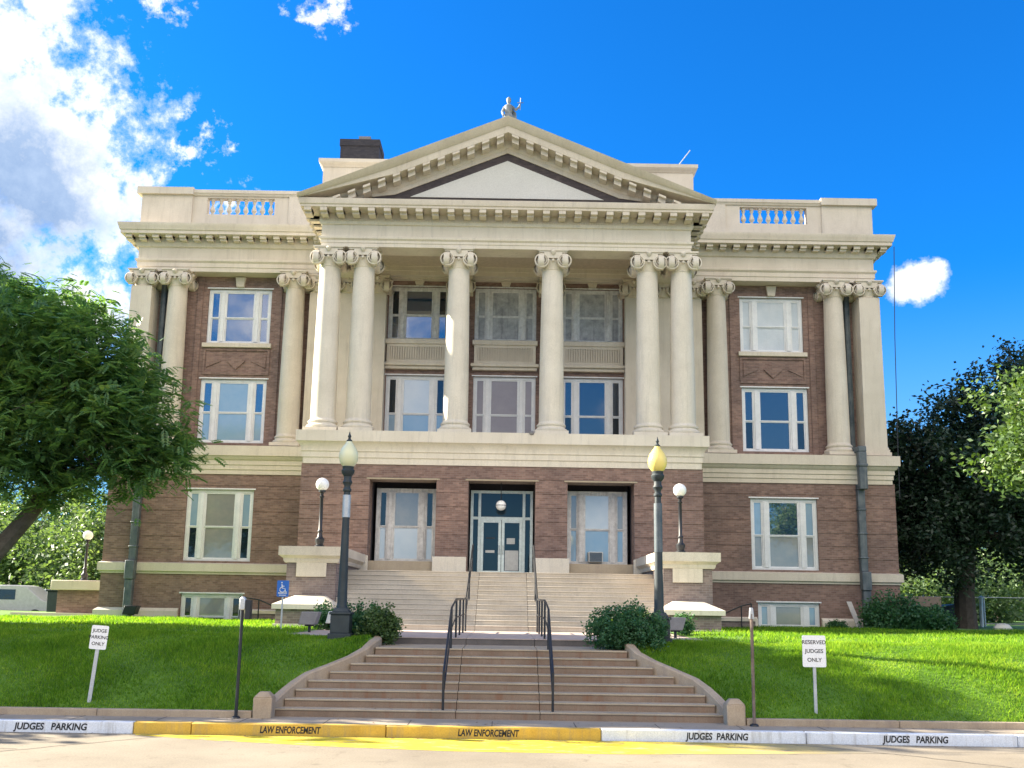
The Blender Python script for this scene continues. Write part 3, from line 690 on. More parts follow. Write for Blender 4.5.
# curved cheek kerbs of the lower flight
def cheek(s, E, label):
    c = thing('step_kerb', (E[0] + s * .1, 19.4, .2), label, 'kerb', 'curved kerbs beside the steps')
    pts = [(E[0], 19.5, .5)] + [(E[k], Y0 + T * k + .1, ZW + RS * (k + 1) + .14) for k in range(8)] + [(E[7] - s * .02, 22.6, 1.62), (E[7] - s * -.02, 23.3, 1.66), (E[7] + s * .05, 24.2, 1.7)]
    v, f = [], []
    for i, (x, y, z) in enumerate(pts):
        j, k = max(0, i - 1), min(len(pts) - 1, i + 1)
        tx, ty = pts[k][0] - pts[j][0], pts[k][1] - pts[j][1]; L = math.hypot(tx, ty); nx, ny = (-ty / L, tx / L)
        if nx * s < 0: nx, ny = -nx, -ny
        w = .2
        for dx, dz in ((0, -.9), (0, -.03), (.03, 0), (w - .03, 0), (w, -.03), (w, -.9)): v.append((x + nx * dx, y + ny * dx, max(0, z + dz)))
    for i in range(len(pts) - 1):
        for q in range(5): f.append((i * 6 + q, (i + 1) * 6 + q, (i + 1) * 6 + q + 1, i * 6 + q + 1))
    f += [(0, 1, 2, 3, 4, 5), tuple(len(v) - 6 + q for q in range(6))]
    MB().add(v, f).build('kerb_run', CURBC, c)
    xa, xb = sorted((E[0] - s * .02, E[0] + s * .34))
    MB().box(xa, xb, 19.26, 19.6, .15, .58).box(xa, xb, 19.26, 19.6, .58, .68, top=(.09, .09)).build('end_block', CURBC, c, bevel=.02)
cheek(-1, EL, 'curved concrete kerb with end block along the left edge of the lower steps')
cheek(1, ER, 'curved concrete kerb with end block along the right edge of the lower steps')
# handrails
def rail(x, label, lean):
    h = thing('handrail', (x, 24, .2), label, 'handrail', 'black pipe handrails')
    zs = lambda y: (ZW if y < Y0 else min(Z7, ZW + RS * (math.floor((y - Y0) / T) + 1))) if y < 23.9 else (ZL if y < 30.55 else min(3.515, ZL + ru * (math.floor((y - 30.55) / .33) + 1)))
    top = [(19.72, 1.08), (22.0, 2.32), (23.6, 2.48), (24.1, 2.52), (24.35, 2.48)]
    m = MB().tube([(x, 19.72, .95)] + [(x, y, z) for y, z in top[:-1]], .024, 8)
    m.tube([(x, 19.74, .62), (x, 22.0, 1.85), (x, 23.6, 2.05), (x, 24.1, 2.1)], .017, 6)
    m.build('lower_rail', DARKM, h)
    m = MB().tube([(x, 24.1, 2.52), (x, 28.8, 2.55), (x, 29.8, 2.6), (x, 30.7, 2.9), (x, 34.3, 4.42), (x, 34.9, 4.5), (x, 35.0, 4.3)], .024, 8).tube([(x, 24.2, 2.08), (x, 29.8, 2.12), (x, 30.7, 2.45), (x, 34.3, 3.97)], .017, 6)
    m.build('upper_rail', DARKM, h)
    for y, zt in ((19.72, 1.08), (22.0, 2.3), (24.1, 2.5), (26.0, 2.52), (28.0, 2.54), (29.8, 2.58), (32.2, 3.5), (34.4, 4.42)):
        MB().tube([(x + (.0 if y > 20 else 0), y, zs(y) - .03), (x, y, zt)], .026, 8).build('post', DARKM, h)
rail(-.98, 'black pipe handrail up the left part of the steps', 0)
rail(1.17, 'black pipe handrail up the right part of the steps', 0)

# ------------------------------------------------------------------ ground
def sheet(name, x0, x1, y0, y1, z, mat, kind='structure'):
    o = MB().add([(x0, y0, z), (x1, y0, z), (x1, y1, z), (x0, y1, z)], [(0, 1, 2, 3)]).build(name, mat, smooth=0); tag(o, kind=kind); return o
sheet('ground', -600, 600, -600, 900, -.12, mottled('far_ground', (.07, .11, .04), (.13, .15, .07), .05, .95))
sheet('road', -160, 160, -34, 18.36, 0, ROAD)
v = [(-6.4, 18.2, .004), (-5.2, 17.75, .004), (-2.6, 17.1, .004), (-.6, 16.8, .004), (2.2, 16.75, .004), (4.5, 17.0, .004), (6.8, 17.3, .004), (6.8, 18.3, .004), (-6.4, 18.3, .004)]
o = MB().add(v, [tuple(range(9))]).build('road_paint', YROAD, smooth=0); tag(o, kind='structure')
cr = MB()
def crack(pts, w=.02):
    for (x0, y0), (x1, y1) in zip(pts, pts[1:]):
        L = math.hypot(x1 - x0, y1 - y0); nx, ny = -(y1 - y0) / L * w, (x1 - x0) / L * w
        cr.add([(x0 - nx, y0 - ny, .006), (x1 - nx, y1 - ny, .006), (x1 + nx, y1 + ny, .006), (x0 + nx, y0 + ny, .006)], [(0, 1, 2, 3)])
def wob(p, q, n=14, a=.04): return [(p[0] + (q[0] - p[0]) * i / n + random.uniform(-a, a), p[1] + (q[1] - p[1]) * i / n + random.uniform(-a, a) * .5) for i in range(n + 1)]
crack(wob((-8.4, 15.0), (-7.6, 16.2), 8), .016); crack(wob((-7.6, 16.2), (-5.6, 18.3), 14), .013); crack(wob((-9.8, 16.4), (-7.6, 16.35), 8, .02), .012)
crack(wob((5.3, 18.3), (6.9, 17.2), 10), .012); crack(wob((6.9, 17.2), (8.4, 15.8), 10), .014); crack(wob((6.9, 17.6), (10.2, 17.5), 12, .02), .008)
o = cr.build('road_cracks', CRACK, smooth=0); tag(o, kind='structure')
sheet('sidewalk', -160, 160, 18.53, 19.75, ZW, WALK)
# sidewalk control joints
jm = MB()
for i in range(-14, 15): jm.box(i * 1.55 - .008, i * 1.55 + .008, 18.56, 19.3, ZW + .001, ZW + .004)
tag(jm.build('sidewalk_joints', CRACK, smooth=0), kind='structure')
# kerb with painted lengths
def kerb(brk, mat):
    m = MB()
    for a, b in zip(brk, brk[1:]):
        a += .006; b -= .006
        m.prism_z([(a, 18.37), (b, 18.37), (b, 18.54), (a, 18.54)], -.1, .206)
    o = m.build('kerb', mat, origin=((brk[0] + brk[-1]) / 2, 18.4, 0), bevel=.02); tag(o, kind='structure'); return o
k1 = kerb([-6.5 - 3.05 * i for i in range(9, -1, -1)], KERBW); k2 = kerb([-6.5, -5.45, -1.92, 1.99], KERBY); k3 = kerb([1.99] + [5.72 + 3.85 * i for i in range(8)], KERBW)
def ktext(p0, p1, body, par):
    t = text(body, .165, (p0, 18.367, .098), FRONT, INK, par, bold=.005, shear=.12, extrude=.001)
    og = ORIG[par.name].x
    xs = [v.co.x for v in t.data.vertices]; a, b = min(xs), max(xs)
    for v in t.data.vertices: v.co.x = p0 - og + (v.co.x - a) * (p1 - p0) / (b - a)
ktext(-8.66, -7.33, 'JUDGES   PARKING', k1); ktext(-4.2, -3.1, 'LAW ENFORCEMENT', k2); ktext(-.61, .5, 'LAW ENFORCEMENT', k2)
ktext(3.52, 4.66, 'JUDGES  PARKING', k3); ktext(7.1, 8.3, 'JUDGES   PARKING', k3)
# low retaining kerb at the foot of the lawn
for s, a, b in ((-1, -40, -4.6), (1, 4.86, 40)):
    m = MB(); n = 12
    for i in range(n): m.box(a + (b - a) * i / n + .004, a + (b - a) * (i + 1) / n - .004, 19.28, 19.42, .1, .33)
    o = m.build('lawn_kerb', CURBC, bevel=.02); tag(o, kind='structure')
# lawn: bank then flat
def kz(y):
    return .31 if y < 19.7 else min(1.62, .34 + (y - 19.7) * .475)
def lz(x, y):
    t = min(1, max(0, (y - 19.4) / 3.6)); q = t + .16 * math.sin(math.pi * t)
    far = .29 + (1.6 - .29) * min(1, q) + (.05 * min(1, max(0, (y - 22.8) / 8))) + .03 * math.sin(x * .7 + y * .3) * t
    if y > 24.2: return far
    e = inner(-1 if x < 0 else 1, y); w = min(1, max(0, (abs(x) - abs(e)) / 1.6)); w = w * w * (3 - 2 * w)
    return kz(y) * (1 - w) + far * w
def inner(s, y):
    E = EL if s < 0 else ER
    if y < 19.64: return s * (abs(E[0]) + .1)
    if y < 24.25:
        t = min(7, max(0, (y - Y0 - .1) / T)); i = int(t); j = min(7, i + 1); return E[i] + (E[j] - E[i]) * (t - i) + s * .12
    if y < 30.5: return s * 5.2
    return s * 5.3
LW = {}
for s in (-1, 1):
    ys = [19.38, 19.5, 19.63, 19.9] + [20.2 + .3 * i for i in range(14)] + [24.24, 24.26] + [25 + 1. * i for i in range(6)] + [30.6] + [32 + 2 * i for i in range(30)]
    v, f = [], []; nx = 40
    for y in ys:
        xi = inner(s, y)
        for i in range(nx + 1):
            x = xi + (s * 60 - xi) * (i / nx) ** 1.6; v.append((x, y, lz(x, y)))
    for r in range(len(ys) - 1):
        for i in range(nx): a = r * (nx + 1) + i; f.append((a, a + 1, a + nx + 2, a + nx + 1))
    o = MB().add(v, f).build('lawn', LAWN); tag(o, kind='structure')
# grass blades
def mesh_np(name, V, F, mat, smooth=False):
    me = bpy.data.meshes.new(name); nv, nf, k = len(V), len(F), F.shape[1]
    me.vertices.add(nv); me.vertices.foreach_set('co', V.astype(np.float32).ravel())
    me.loops.add(nf * k); me.loops.foreach_set('vertex_index', F.astype(np.int32).ravel())
    me.polygons.add(nf); me.polygons.foreach_set('loop_start', np.arange(0, nf * k, k, dtype=np.int32))
    me.update(calc_edges=True); me.validate(); me.materials.append(mat)
    if smooth: me.polygons.foreach_set('use_smooth', np.ones(nf, bool))
    ob = bpy.data.objects.new(name, me); COL.objects.link(ob); return ob
def grass(n, x0, x1, y0, y1, h, w):
    X = rng.uniform(x0, x1, n); Y = rng.uniform(y0, y1, n)
    keep = np.ones(n, bool); Z = np.zeros(n)
    for i in range(n):
        s = -1 if X[i] < 0 else 1; e = inner(s, Y[i]) + s * .12
        if X[i] * s < e * s or abs(X[i]) > Y[i] * .57 + 9: keep[i] = False
        else: Z[i] = lz(X[i], Y[i])
    X, Y, Z = X[keep], Y[keep], Z[keep]; n = len(X)
    a = rng.uniform(0, 2 * np.pi, n); hh = h * rng.uniform(.5, 1.35, n) * (1 + .35 * np.sin(X * 1.9 + 1.3 * np.sin(Y * 2.1))); ww = w * rng.uniform(.6, 1.4, n)
    lx, ly = rng.normal(0, .45, n) * hh, rng.normal(0, .45, n) * hh
    dx, dy = np.cos(a) * ww, np.sin(a) * ww
    B = np.stack([X, Y, Z - .01], 1)
    V = np.empty((n, 3, 3)); V[:, 0] = B - np.stack([dx, dy, 0 * dx], 1); V[:, 1] = B + np.stack([dx, dy, 0 * dx], 1); V[:, 2] = B + np.stack([lx, ly, hh], 1)
    return V.reshape(-1, 3), np.arange(n * 3).reshape(-1, 3)
g1 = grass(330000, -22, 22, 19.42, 23.5, .075, .009); g2 = grass(150000, -31, 31, 23.5, 40.4, .085, .016)
V = np.concatenate([g1[0], g2[0]]); F = np.concatenate([g1[1], g2[1] + len(g1[0])])
tag(mesh_np('grass', V, F, GRASSM), kind='stuff')

# ------------------------------------------------------------------ vegetation
def unit(n): v = rng.normal(size=(n, 3)); return v / np.linalg.norm(v, axis=1, keepdims=True)
def leaves(centres, size, n_per, spread, droop=.35, long=1.9):
    """small folded leaves scattered round clump centres"""
    C0 = np.repeat(centres, n_per, 0); n = len(C0)
    P = C0 + rng.normal(size=(n, 3)) * spread
    d = unit(n); d[:, 2] = d[:, 2] * .5 - droop; d /= np.linalg.norm(d, axis=1, keepdims=True)
    u = unit(n); s = np.cross(d, u); s /= np.linalg.norm(s, axis=1, keepdims=True); up = np.cross(s, d)
    L = size * long * rng.uniform(.6, 1.3, (n, 1)); W = size * .5 * rng.uniform(.7, 1.2, (n, 1))
    V = np.empty((n, 4, 3)); V[:, 0] = P; V[:, 1] = P + d * L * .45 + s * W + up * W * .35; V[:, 2] = P + d * L; V[:, 3] = P + d * L * .45 - s * W + up * W * .35
    return V.reshape(-1, 3), np.arange(n * 4).reshape(-1, 4)
def sprays(centres, n_per, spread, L=.42, k=6):
    """compound leaves: leaflets in pairs along a drooping stalk"""
    C0 = np.repeat(centres, n_per, 0); n = len(C0)
    P = C0 + rng.normal(size=(n, 3)) * spread
    d = unit(n); d[:, 2] = d[:, 2] * .35 - .12; d /= np.linalg.norm(d, axis=1, keepdims=True)
    s = np.cross(d, np.array([0, 0, 1.]) + .35 * unit(n)); s /= np.linalg.norm(s, axis=1, keepdims=True)
    out = []
    LL = L * rng.uniform(.7, 1.25, (n, 1))
    for j in range(k):
        t = (j + 1) / k; q = P + d * LL * t; q[:, 2] -= (.22 * LL * t * t)[:, 0]
        for sg in (-1, 1):
            dd = (s * sg * .85 + d * .5); dd[:, 2] -= .22; dd /= np.linalg.norm(dd, axis=1, keepdims=True)
            l = LL * .46 * (1 - .35 * abs(t - .5)); w = l * .30; sd = d
            V = np.empty((n, 4, 3)); V[:, 0] = q; V[:, 1] = q + dd * l * .5 + sd * w; V[:, 2] = q + dd * l; V[:, 3] = q + dd * l * .5 - sd * w
            out.append(V)
    V = np.concatenate(out, 1).reshape(-1, 3)
    return V, np.arange(len(V)).reshape(-1, 4)
def blob_points(blobs, n, shell=.45):
    w = np.array([b[3] * b[4] * b[5] for b in blobs]) ** .67; w /= w.sum(); out = []
    for b, k in zip(blobs, rng.multinomial(n, w)):
        r = rng.uniform(shell ** 3, 1, (k, 1)) ** (1 / 3) * (1 + .13 * rng.normal(size=(k, 1)))
        out.append(np.array(b[:3]) + unit(k) * r * np.array(b[3:6]))
    return np.concatenate(out)
def tree(name, label, base, trunk, blobs, clumps, leaf, lm, bm, cat='tree', group=None, spray=False, limbs=60, up=.35):
    t = thing(name, base, label, cat, group)
    pts = blob_points(blobs, clumps)
    pts = pts[pts[:, 2] > base[2] + .3]
    m = MB(); tp = [Vector(p) for p, r in trunk]; m.tube(tp, [r for p, r in trunk], 10)
    top = tp[-1]; r1 = trunk[-1][1]
    forks = []
    for b in blobs:
        c = Vector(b[:3]); f = tp[-2].lerp(top, random.uniform(.3, 1.)); mid = f.lerp(c, .5) + Vector((random.uniform(-.4, .4), random.uniform(-.4, .4), .3 * b[5] * .5))
        m.tube([f, mid, c], [r1 * .75, r1 * .5, r1 * .28], 7); forks.append((mid, c, r1 * .28))
    for i in rng.choice(len(pts), min(limbs, len(pts)), replace=False):
        p = Vector(pts[i]); mid, c, rr = min(forks, key=lambda q: (q[1] - p).length); f = mid.lerp(c, random.uniform(.2, 1))
        q = f.lerp(p, .5) + Vector((random.uniform(-.3, .3), random.uniform(-.3, .3), .25)); m.tube([f, q, p], [rr * .7, rr * .42, rr * .12], 5)
    m.build('trunk', bm, t)
    size, n_per, spread = leaf
    V, F = sprays(pts, n_per, spread, size) if spray else leaves(pts, size, n_per, spread)
    cr = mesh_np('crown', V - np.array(base), F, lm); cr.parent = t; ORIG[cr.name] = Vector(base)
    return t
G0 = 1.6
# big tree on the left lawn
tree('shade_tree', 'large leafy green tree on the left lawn, overlapping the left wing of the courthouse', (-16.0, 28.2, G0),
     [((-16.0, 28.2, 1.3), .36), ((-15.1, 28.2, 2.8), .29), ((-13.6, 28.2, 4.7), .23), ((-12.6, 28.2, 6.6), .17)],
     [(-14.8, 28.6, 9.7, 3.4, 3.2, 2.2), (-12.3, 28.2, 9.0, 2.1, 2.3, 1.8), (-10.9, 27.9, 7.4, 1.75, 1.9, 1.55), (-13.4, 28.0, 7.3, 2.6, 2.5, 1.8), (-17.3, 28.8, 8.2, 3.0, 3.2, 2.6), (-14.9, 29, 11.0, 1.6, 1.6, .95), (-16.9, 27.6, 6.6, 2.2, 2.2, 1.5), (-10.0, 27.8, 6.7, 1.0, 1.3, .85), (-12.3, 27.2, 8.2, 1.9, 1.3, 1.6), (-13.4, 27.5, 5.7, 1.6, 1.3, .75), (-11.4, 27.6, 5.9, 1.2, 1.1, .6)],
     1350, (.31, 19, .27), L_LEFT, BARK, spray=True, limbs=130)
# trees just out of the picture on the left whose shade falls over the lawn and steps
tree('shade_tree', 'tall broad green tree left of the big lawn tree, outside the picture', (-24.5, 28.3, G0), [((-24.5, 28.3, 1.2), .45), ((-24.5, 28.3, 4.), .36), ((-24.3, 28.3, 8), .26), ((-24.3, 28.3, 11), .18)],
     [(-24.5, 28.3, 8, 4.6, 4.4, 3.0), (-24.3, 28.2, 11.5, 3.8, 3.6, 3.0), (-24.2, 27.7, 15.0, 2.6, 2.4, 2.2), (-22.6, 27.6, 11.8, 2.2, 2.0, 1.8)], 520, (.3, 40, .5), L_LEFT, BARK, limbs=50)
tree('shade_tree', 'low spreading green tree near the sidewalk, outside the picture on the left', (-25.5, 24.6, 1.4), [((-25.5, 24.6, 1.), .35), ((-25.5, 24.6, 3.), .28), ((-25.2, 24.6, 5), .18)],
     [(-25.2, 24.6, 6.6, 3.6, 3.0, 2.6), (-23.3, 24.9, 5.8, 2.4, 2.2, 1.8), (-23.6, 25, 8.2, 2.0, 2.0, 1.5)], 300, (.3, 40, .45), L_LEFT, BARK, limbs=40)
# dark tree right of the courthouse
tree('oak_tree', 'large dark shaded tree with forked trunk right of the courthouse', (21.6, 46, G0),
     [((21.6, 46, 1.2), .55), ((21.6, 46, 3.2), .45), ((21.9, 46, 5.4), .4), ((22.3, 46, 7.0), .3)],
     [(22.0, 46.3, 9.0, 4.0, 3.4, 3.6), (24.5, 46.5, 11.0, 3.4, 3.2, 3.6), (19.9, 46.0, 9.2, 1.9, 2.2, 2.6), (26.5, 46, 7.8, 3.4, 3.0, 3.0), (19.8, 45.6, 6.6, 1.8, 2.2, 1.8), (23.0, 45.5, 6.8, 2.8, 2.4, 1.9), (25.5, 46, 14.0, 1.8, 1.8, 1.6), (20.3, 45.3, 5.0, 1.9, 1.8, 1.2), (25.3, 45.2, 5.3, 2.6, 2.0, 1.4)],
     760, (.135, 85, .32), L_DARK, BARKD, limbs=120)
tree('young_tree', 'slender dark tree with thin trunk close behind the right corner of the courthouse', (19.6, 49, G0),
     [((19.6, 49, 1.2), .2), ((19.6, 49, 4.0), .17), ((19.7, 49, 6.5), .12)],
     [(19.9, 49, 8.0, 2.0, 2.0, 2.4), (21, 49.5, 6.6, 1.8, 1.8, 1.4)], 110, (.135, 80, .42), L_DARK, BARKD, limbs=30)
# sunlit tree reaching in from the right
tree('sunlit_tree', 'pale green sunlit tree at the right edge, in front of the dark tree', (19.6, 28.8, G0),
     [((19.6, 28.8, 1.2), .3), ((19.4, 28.8, 4.0), .25), ((18.9, 28.8, 6.5), .18)],
     [(16.4, 28.8, 8.5, 1.9, 1.8, 1.25), (15.9, 28.7, 6.9, 1.35, 1.5, .8), (18.6, 29, 9.0, 2.5, 2.4, 2.0), (18.4, 28.6, 7.0, 2.0, 2.0, 1.5), (20.8, 29, 8.5, 2.6, 2.6, 2.2)],
     330, (.11, 90, .27), L_LIGHT, BARK, limbs=70)
# background trees
FAR = [(-25, 62, 8.5, 4.0), (-31, 66, 11, 5), (-20.5, 66, 9.5, 3.6), (-37, 70, 10, 5), (-46, 78, 12, 6), (25.5, 64, 6.0, 3.2), (29.5, 70, 7.5, 3.5), (24, 74, 8.0, 3.6), (35, 76, 7.5, 4), (41, 82, 10, 5)]
LAB = ['round pale green tree behind the brick wall on the left', 'broad pale green tree behind the parked van on the left', 'pale green tree tucked behind the left corner of the courthouse', 'green background tree at the left edge behind the van', 'farthest green tree at the left edge of the picture',
       'small bright green tree behind the white fence post on the right', 'light green tree seen under the dark oak on the right', 'green tree behind the dark brick wall on the right', 'low green tree at the right edge behind the lawn', 'farthest green tree at the right edge of the picture']
for (x, y, h, r), lb in zip(FAR, LAB):
    low_ = 1.6
    tree('background_tree', lb, (x, y, low_), [((x, y, 1.2), .25), ((x, y, 2.8), .2), ((x, y, 4.2), .15)],
         [(x, y, h * .62, r, r, h * .33), (x + r * .5, y - .5, h * .48, r * .6, r * .6, h * .25), (x - r * .55, y, h * .45, r * .6, r * .6, h * .24)], 130, (.19, 80, .6), L_FAR, BARK, group='pale trees beyond the lawn', limbs=24)
# low tree line at the horizon
for s in (-1, 1):
    pts = blob_points([(s * (30 + 7 * i), 105 + (i % 3) * 6, 3.5 + (i * 7 % 4), 6, 4, 4.5 + (i * 5 % 3)) for i in range(9)], 900, .2)
    V, F = leaves(pts, .4, 45, 1.1); tag(mesh_np('far_woods', V, F, L_FAR), kind='stuff')
# scattered dry leaves and clippings along the kerb, sidewalk and steps
n = 260; lx = rng.uniform(-9, 9.5, n); ly = np.where(rng.random(n) < .45, rng.uniform(18.0, 18.34, n), rng.uniform(18.6, 19.25, n)); lzz = np.where(ly < 18.4, .008, .209)
m2 = 90; bx = rng.uniform(-2.5, 2.8, m2); kk = rng.integers(0, 8, m2); by = Y0 + T * kk + rng.uniform(.05, .3, m2); bz = ZW + RS * (kk + 1) + .006
lx = np.concatenate([lx, bx]); ly = np.concatenate([ly, by]); lzz = np.concatenate([lzz, bz]); n += m2
a = rng.uniform(0, 6.28, n); L = rng.uniform(.02, .055, n); B = np.stack([lx, ly, lzz], 1); d = np.stack([np.cos(a), np.sin(a), .25 * rng.random(n)], 1) * L[:, None]; q = np.stack([-np.sin(a), np.cos(a), 0 * a], 1) * (L * .35)[:, None]
V = np.empty((n, 4, 3)); V[:, 0] = B - d * .5; V[:, 1] = B + q; V[:, 2] = B + d; V[:, 3] = B - q; V[:, :, 2] = np.maximum(V[:, :, 2], lzz[:, None])
tag(mesh_np('fallen_leaves', V.reshape(-1, 3), np.arange(n * 4).reshape(-1, 4), leaf_mat('leaf_dry', (.10, .05, .02), (.16, .10, .04), (.10, .14, .04), .1)), kind='stuff')
# shrubs
def shrub(label, x, y, z, rx, ry, rz, n, size, lm, name='shrub', per=52, sp=.06):
    t = thing(name, (x, y, z), label, 'shrub', None)
    pts = blob_points([(x, y, z + rz * .85, rx, ry, rz), (x - rx * .4, y, z + rz * .6, rx * .7, ry * .8, rz * .75), (x + rx * .45, y - .1, z + rz * .55, rx * .65, ry * .8, rz * .7)], n, .5); pts = pts[pts[:, 2] > z + .02]
    V, F = leaves(pts, size, per, sp, droop=-.25, long=1.5)
    f = mesh_np('foliage', V - np.array((x, y, z)), F, lm); f.parent = t; ORIG[f.name] = Vector((x, y, z))
    m = MB()
    for i in range(9):
        a = i * .7; m.tube([(x + .05 * math.cos(a), y + .05 * math.sin(a), z - .03), (x + rx * .5 * math.cos(a), y + ry * .5 * math.sin(a), z + rz)], [.02, .008], 5)
    m.build('stems', BARK, t)
shrub('dark green rounded shrub behind the bright one left of the steps', -3.25, 24.0, 1.6, .55, .5, .42, 110, .05, L_SHRUB)
shrub('bright green rounded shrub at the left edge of the landing', -2.75, 23.3, 1.55, .48, .45, .42, 110, .05, L_LIGHT)
shrub('large dense dark green shrub at the right edge of the landing', 3.0, 22.6, 1.42, .80, .7, .55, 300, .045, L_SHRUB)
shrub('yellow green shrub in sun behind the right street lamp', 4.0, 28.2, 1.62, .85, .5, .32, 120, .055, L_YEL)
shrub('small dark shrub between the two floodlights on the left lawn', -4.95, 29.0, 1.62, .42, .35, .4, 60, .05, L_SHRUB)
shrub('small dark shrub right of the floodlight on the right lawn', 5.35, 28.6, 1.62, .25, .3, .34, 40, .05, L_SHRUB)
shrub('wide dark bush at the foot of the right corner of the courthouse', 15.6, 39.2, 1.62, 1.3, .7, .75, 220, .09, L_SHRUB, per=26, sp=.13)
shrub('low dark bush right of the courthouse corner', 17.2, 39.6, 1.62, .9, .7, .5, 120, .09, L_SHRUB, per=26, sp=.13)
shrub('tiny weedy plant beside the leaning plank', 13.5, 39.7, 1.62, .3, .25, .18, 30, .06, L_SHRUB)

# ------------------------------------------------------------------ street lamps
def street_lamp(x, label, mt, gm, z=1.62):
    l = thing('street_lamp', (x, 23, z), label, 'street lamp', 'street lamps with acorn globes')
    m = MB().box(x - .26, x + .26, 22.74, 23.26, z - .1, z + .08).box(x - .22, x + .22, 22.78, 23.22, z + .08, z + .5).box(x - .25, x + .25, 22.75, 23.25, z + .5, z + .56).box(x - .2, x + .2, 22.8, 23.2, z + .56, z + .66, top=(.06, .06))
    m.build('lamp_base', mt, l, bevel=.015)
    MB().lathe([(.13, .66), (.12, .72), (.115, .78), (.1, 1.6), (.085, 2.6), (.075, 3.35), (.1, 3.38), (.1, 3.42), (.075, 3.45), (.075, 3.5), (.12, 3.58), (.09, 3.64), (.09, 3.72), (.15, 3.8), (.16, 3.86), (.13, 3.9), (.14, 3.96)], (x, 23, z), 18).build('lamp_post', mt, l)
    MB().lathe([(.11, 3.95), (.165, 4.0), (.21, 4.08), (.23, 4.18), (.222, 4.28), (.185, 4.38), (.13, 4.46), (.085, 4.52), (.06, 4.57)], (x, 23, z), 24).build('globe', gm, l)
    MB().lathe([(.065, 4.565), (.07, 4.59), (.035, 4.62), (.03, 4.66), (.045, 4.69), (.025, 4.73), (.008, 4.8)], (x, 23, z), 12).build('finial', mt, l)
    return l
s1 = street_lamp(-3.58, 'dark blue green street lamp with acorn globe on the lawn left of the steps', LAMPM, ACORN)
MB().lathe([(.096, 2.75), (.096, 3.28)], (-3.58, 23, 1.62), 14, cap=False).build('band_or_sheen', STEEL, s1)
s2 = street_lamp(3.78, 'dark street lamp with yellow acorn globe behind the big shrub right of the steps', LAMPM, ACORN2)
MB().lathe([(.1, 2.05), (.098, 3.2)], (3.78, 23, 1.62), 14, cap=False).build('band_or_sheen', DUCT, s2)  # paler sleeve: a sheen painted onto the right lamp post

# floodlights
def flood(x, y, label, m, w=.5, rot=0):
    f = thing('floodlight', (x, y, 1.62), label, 'floodlight', 'ground floodlights')
    MB().prism_y([(x - w / 2 - .02, 1.8), (x + w / 2 - .08, 1.8), (x + w / 2 + .02, 2.14), (x - w / 2 + .06, 2.14)], y - .2, y + .25).build('housing', m, f, bevel=.02)
    MB().prism_y([(x - w / 2 + .03, 1.84), (x + w / 2 - .1, 1.84), (x + w / 2 - .04, 2.1), (x - w / 2 + .08, 2.1)], y + .251, y + .265).build('lens', G_DARK, f)
    MB().tube([(x, y, 1.5), (x, y, 1.8)], .04, 8).box(x - .12, x + .12, y - .05, y + .05, 1.76, 1.799).build('stand', DARKM, f)
flood(-5.0, 26.5, 'brown grey floodlight box on a short stand in the left lawn, beside the blue sign', FLOODM)
flood(-4.6, 28.6, 'pale grey floodlight box just left of the left street lamp', PALEM, .62)
flood(4.75, 26.5, 'grey floodlight box behind the right street lamp', FLOODM)
flood(-14.75, 39.7, 'dark floodlight box at the foot of the left downspout', DARKM, .55)

# ------------------------------------------------------------------ meter posts, signs
def meter(x, label, head):
    m = thing('meter_post', (x, 19.19, .2), label, 'post', 'metal posts at the foot of the lawn')
    MB().tube([(x, 19.19, .2), (x, 19.19, 2.3)], .032, 10).build('pole', RUST if head == 0 else DARKM, m)
    MB().lathe([(.09, 0), (.08, .03), (.04, .05)], (x, 19.19, .2), 12).build('foot', DARKM, m)
    if head:
        MB().box(x - .05, x + .06, 19.12, 19.26, 2.22, 2.45).lathe([(.06, 0), (.065, .1), (.04, .18)], (x, 19.19, 2.3), 12).build('meter_head', STEEL, m, bevel=.02)
        MB().box(x + .065, x + .16, 19.13, 19.31, 2.05, 2.42).build('back_box', DARKM, m, bevel=.01)
    else:
        MB().box(x - .05, x + .05, 19.16, 19.22, 2.2, 2.42, top=(.02, .0)).build('bracket', STEEL, m, bevel=.01)
meter(-4.87, 'dark pole carrying a small parking meter head left of the lower steps', 1)
meter(4.98, 'rusty bare pole with a pale bracket on top right of the lower steps', 0)
def sign(name, loc, w, h, zb, label, lines, size, mat=SIGNW, ink=INK, lean=0, post=STEEL, pw=.05, cat='sign', gap=.14):
    x, y, z = loc
    s = thing(name, loc, label, cat)
    MB().box(x - pw / 2, x + pw / 2, y + .015, y + .045, z - .1, zb + h - .05).build('post', post, s)
    r = .03; pts = []
    for cx, cz, a0 in ((x + w / 2 - r, zb + h - r, 0), (x - w / 2 + r, zb + h - r, 90), (x - w / 2 + r, zb + r, 180), (x + w / 2 - r, zb + r, 270)):
        for k in range(5): a = R(a0 + 22.5 * k); pts.append((cx + r * math.cos(a), cz + r * math.sin(a)))
    p = MB().prism_y(pts, y, y + .012).build('panel', mat, s)
    for i, ln in enumerate(lines): text(ln, size, (x, y - .002, zb + h * .5 + (len(lines) / 2 - .5 - i) * gap), FRONT, ink, s, bold=.0015, extrude=.001)
    for zz in (zb + .04, zb + h - .04): MB().lathe([(.012, 0), (.006, .006)], (0, 0, 0), 8)
    if lean: s.rotation_euler = (0, R(lean), R(8))
    return s
sign('parking_sign', (-7.85, 19.6, .38), .32, .46, 1.42, 'small white sign reading JUDGE PARKING ONLY leaning on the left lawn', ['JUDGE', 'PARKING', 'ONLY'], .09, lean=4.0, pw=.07, gap=.125)
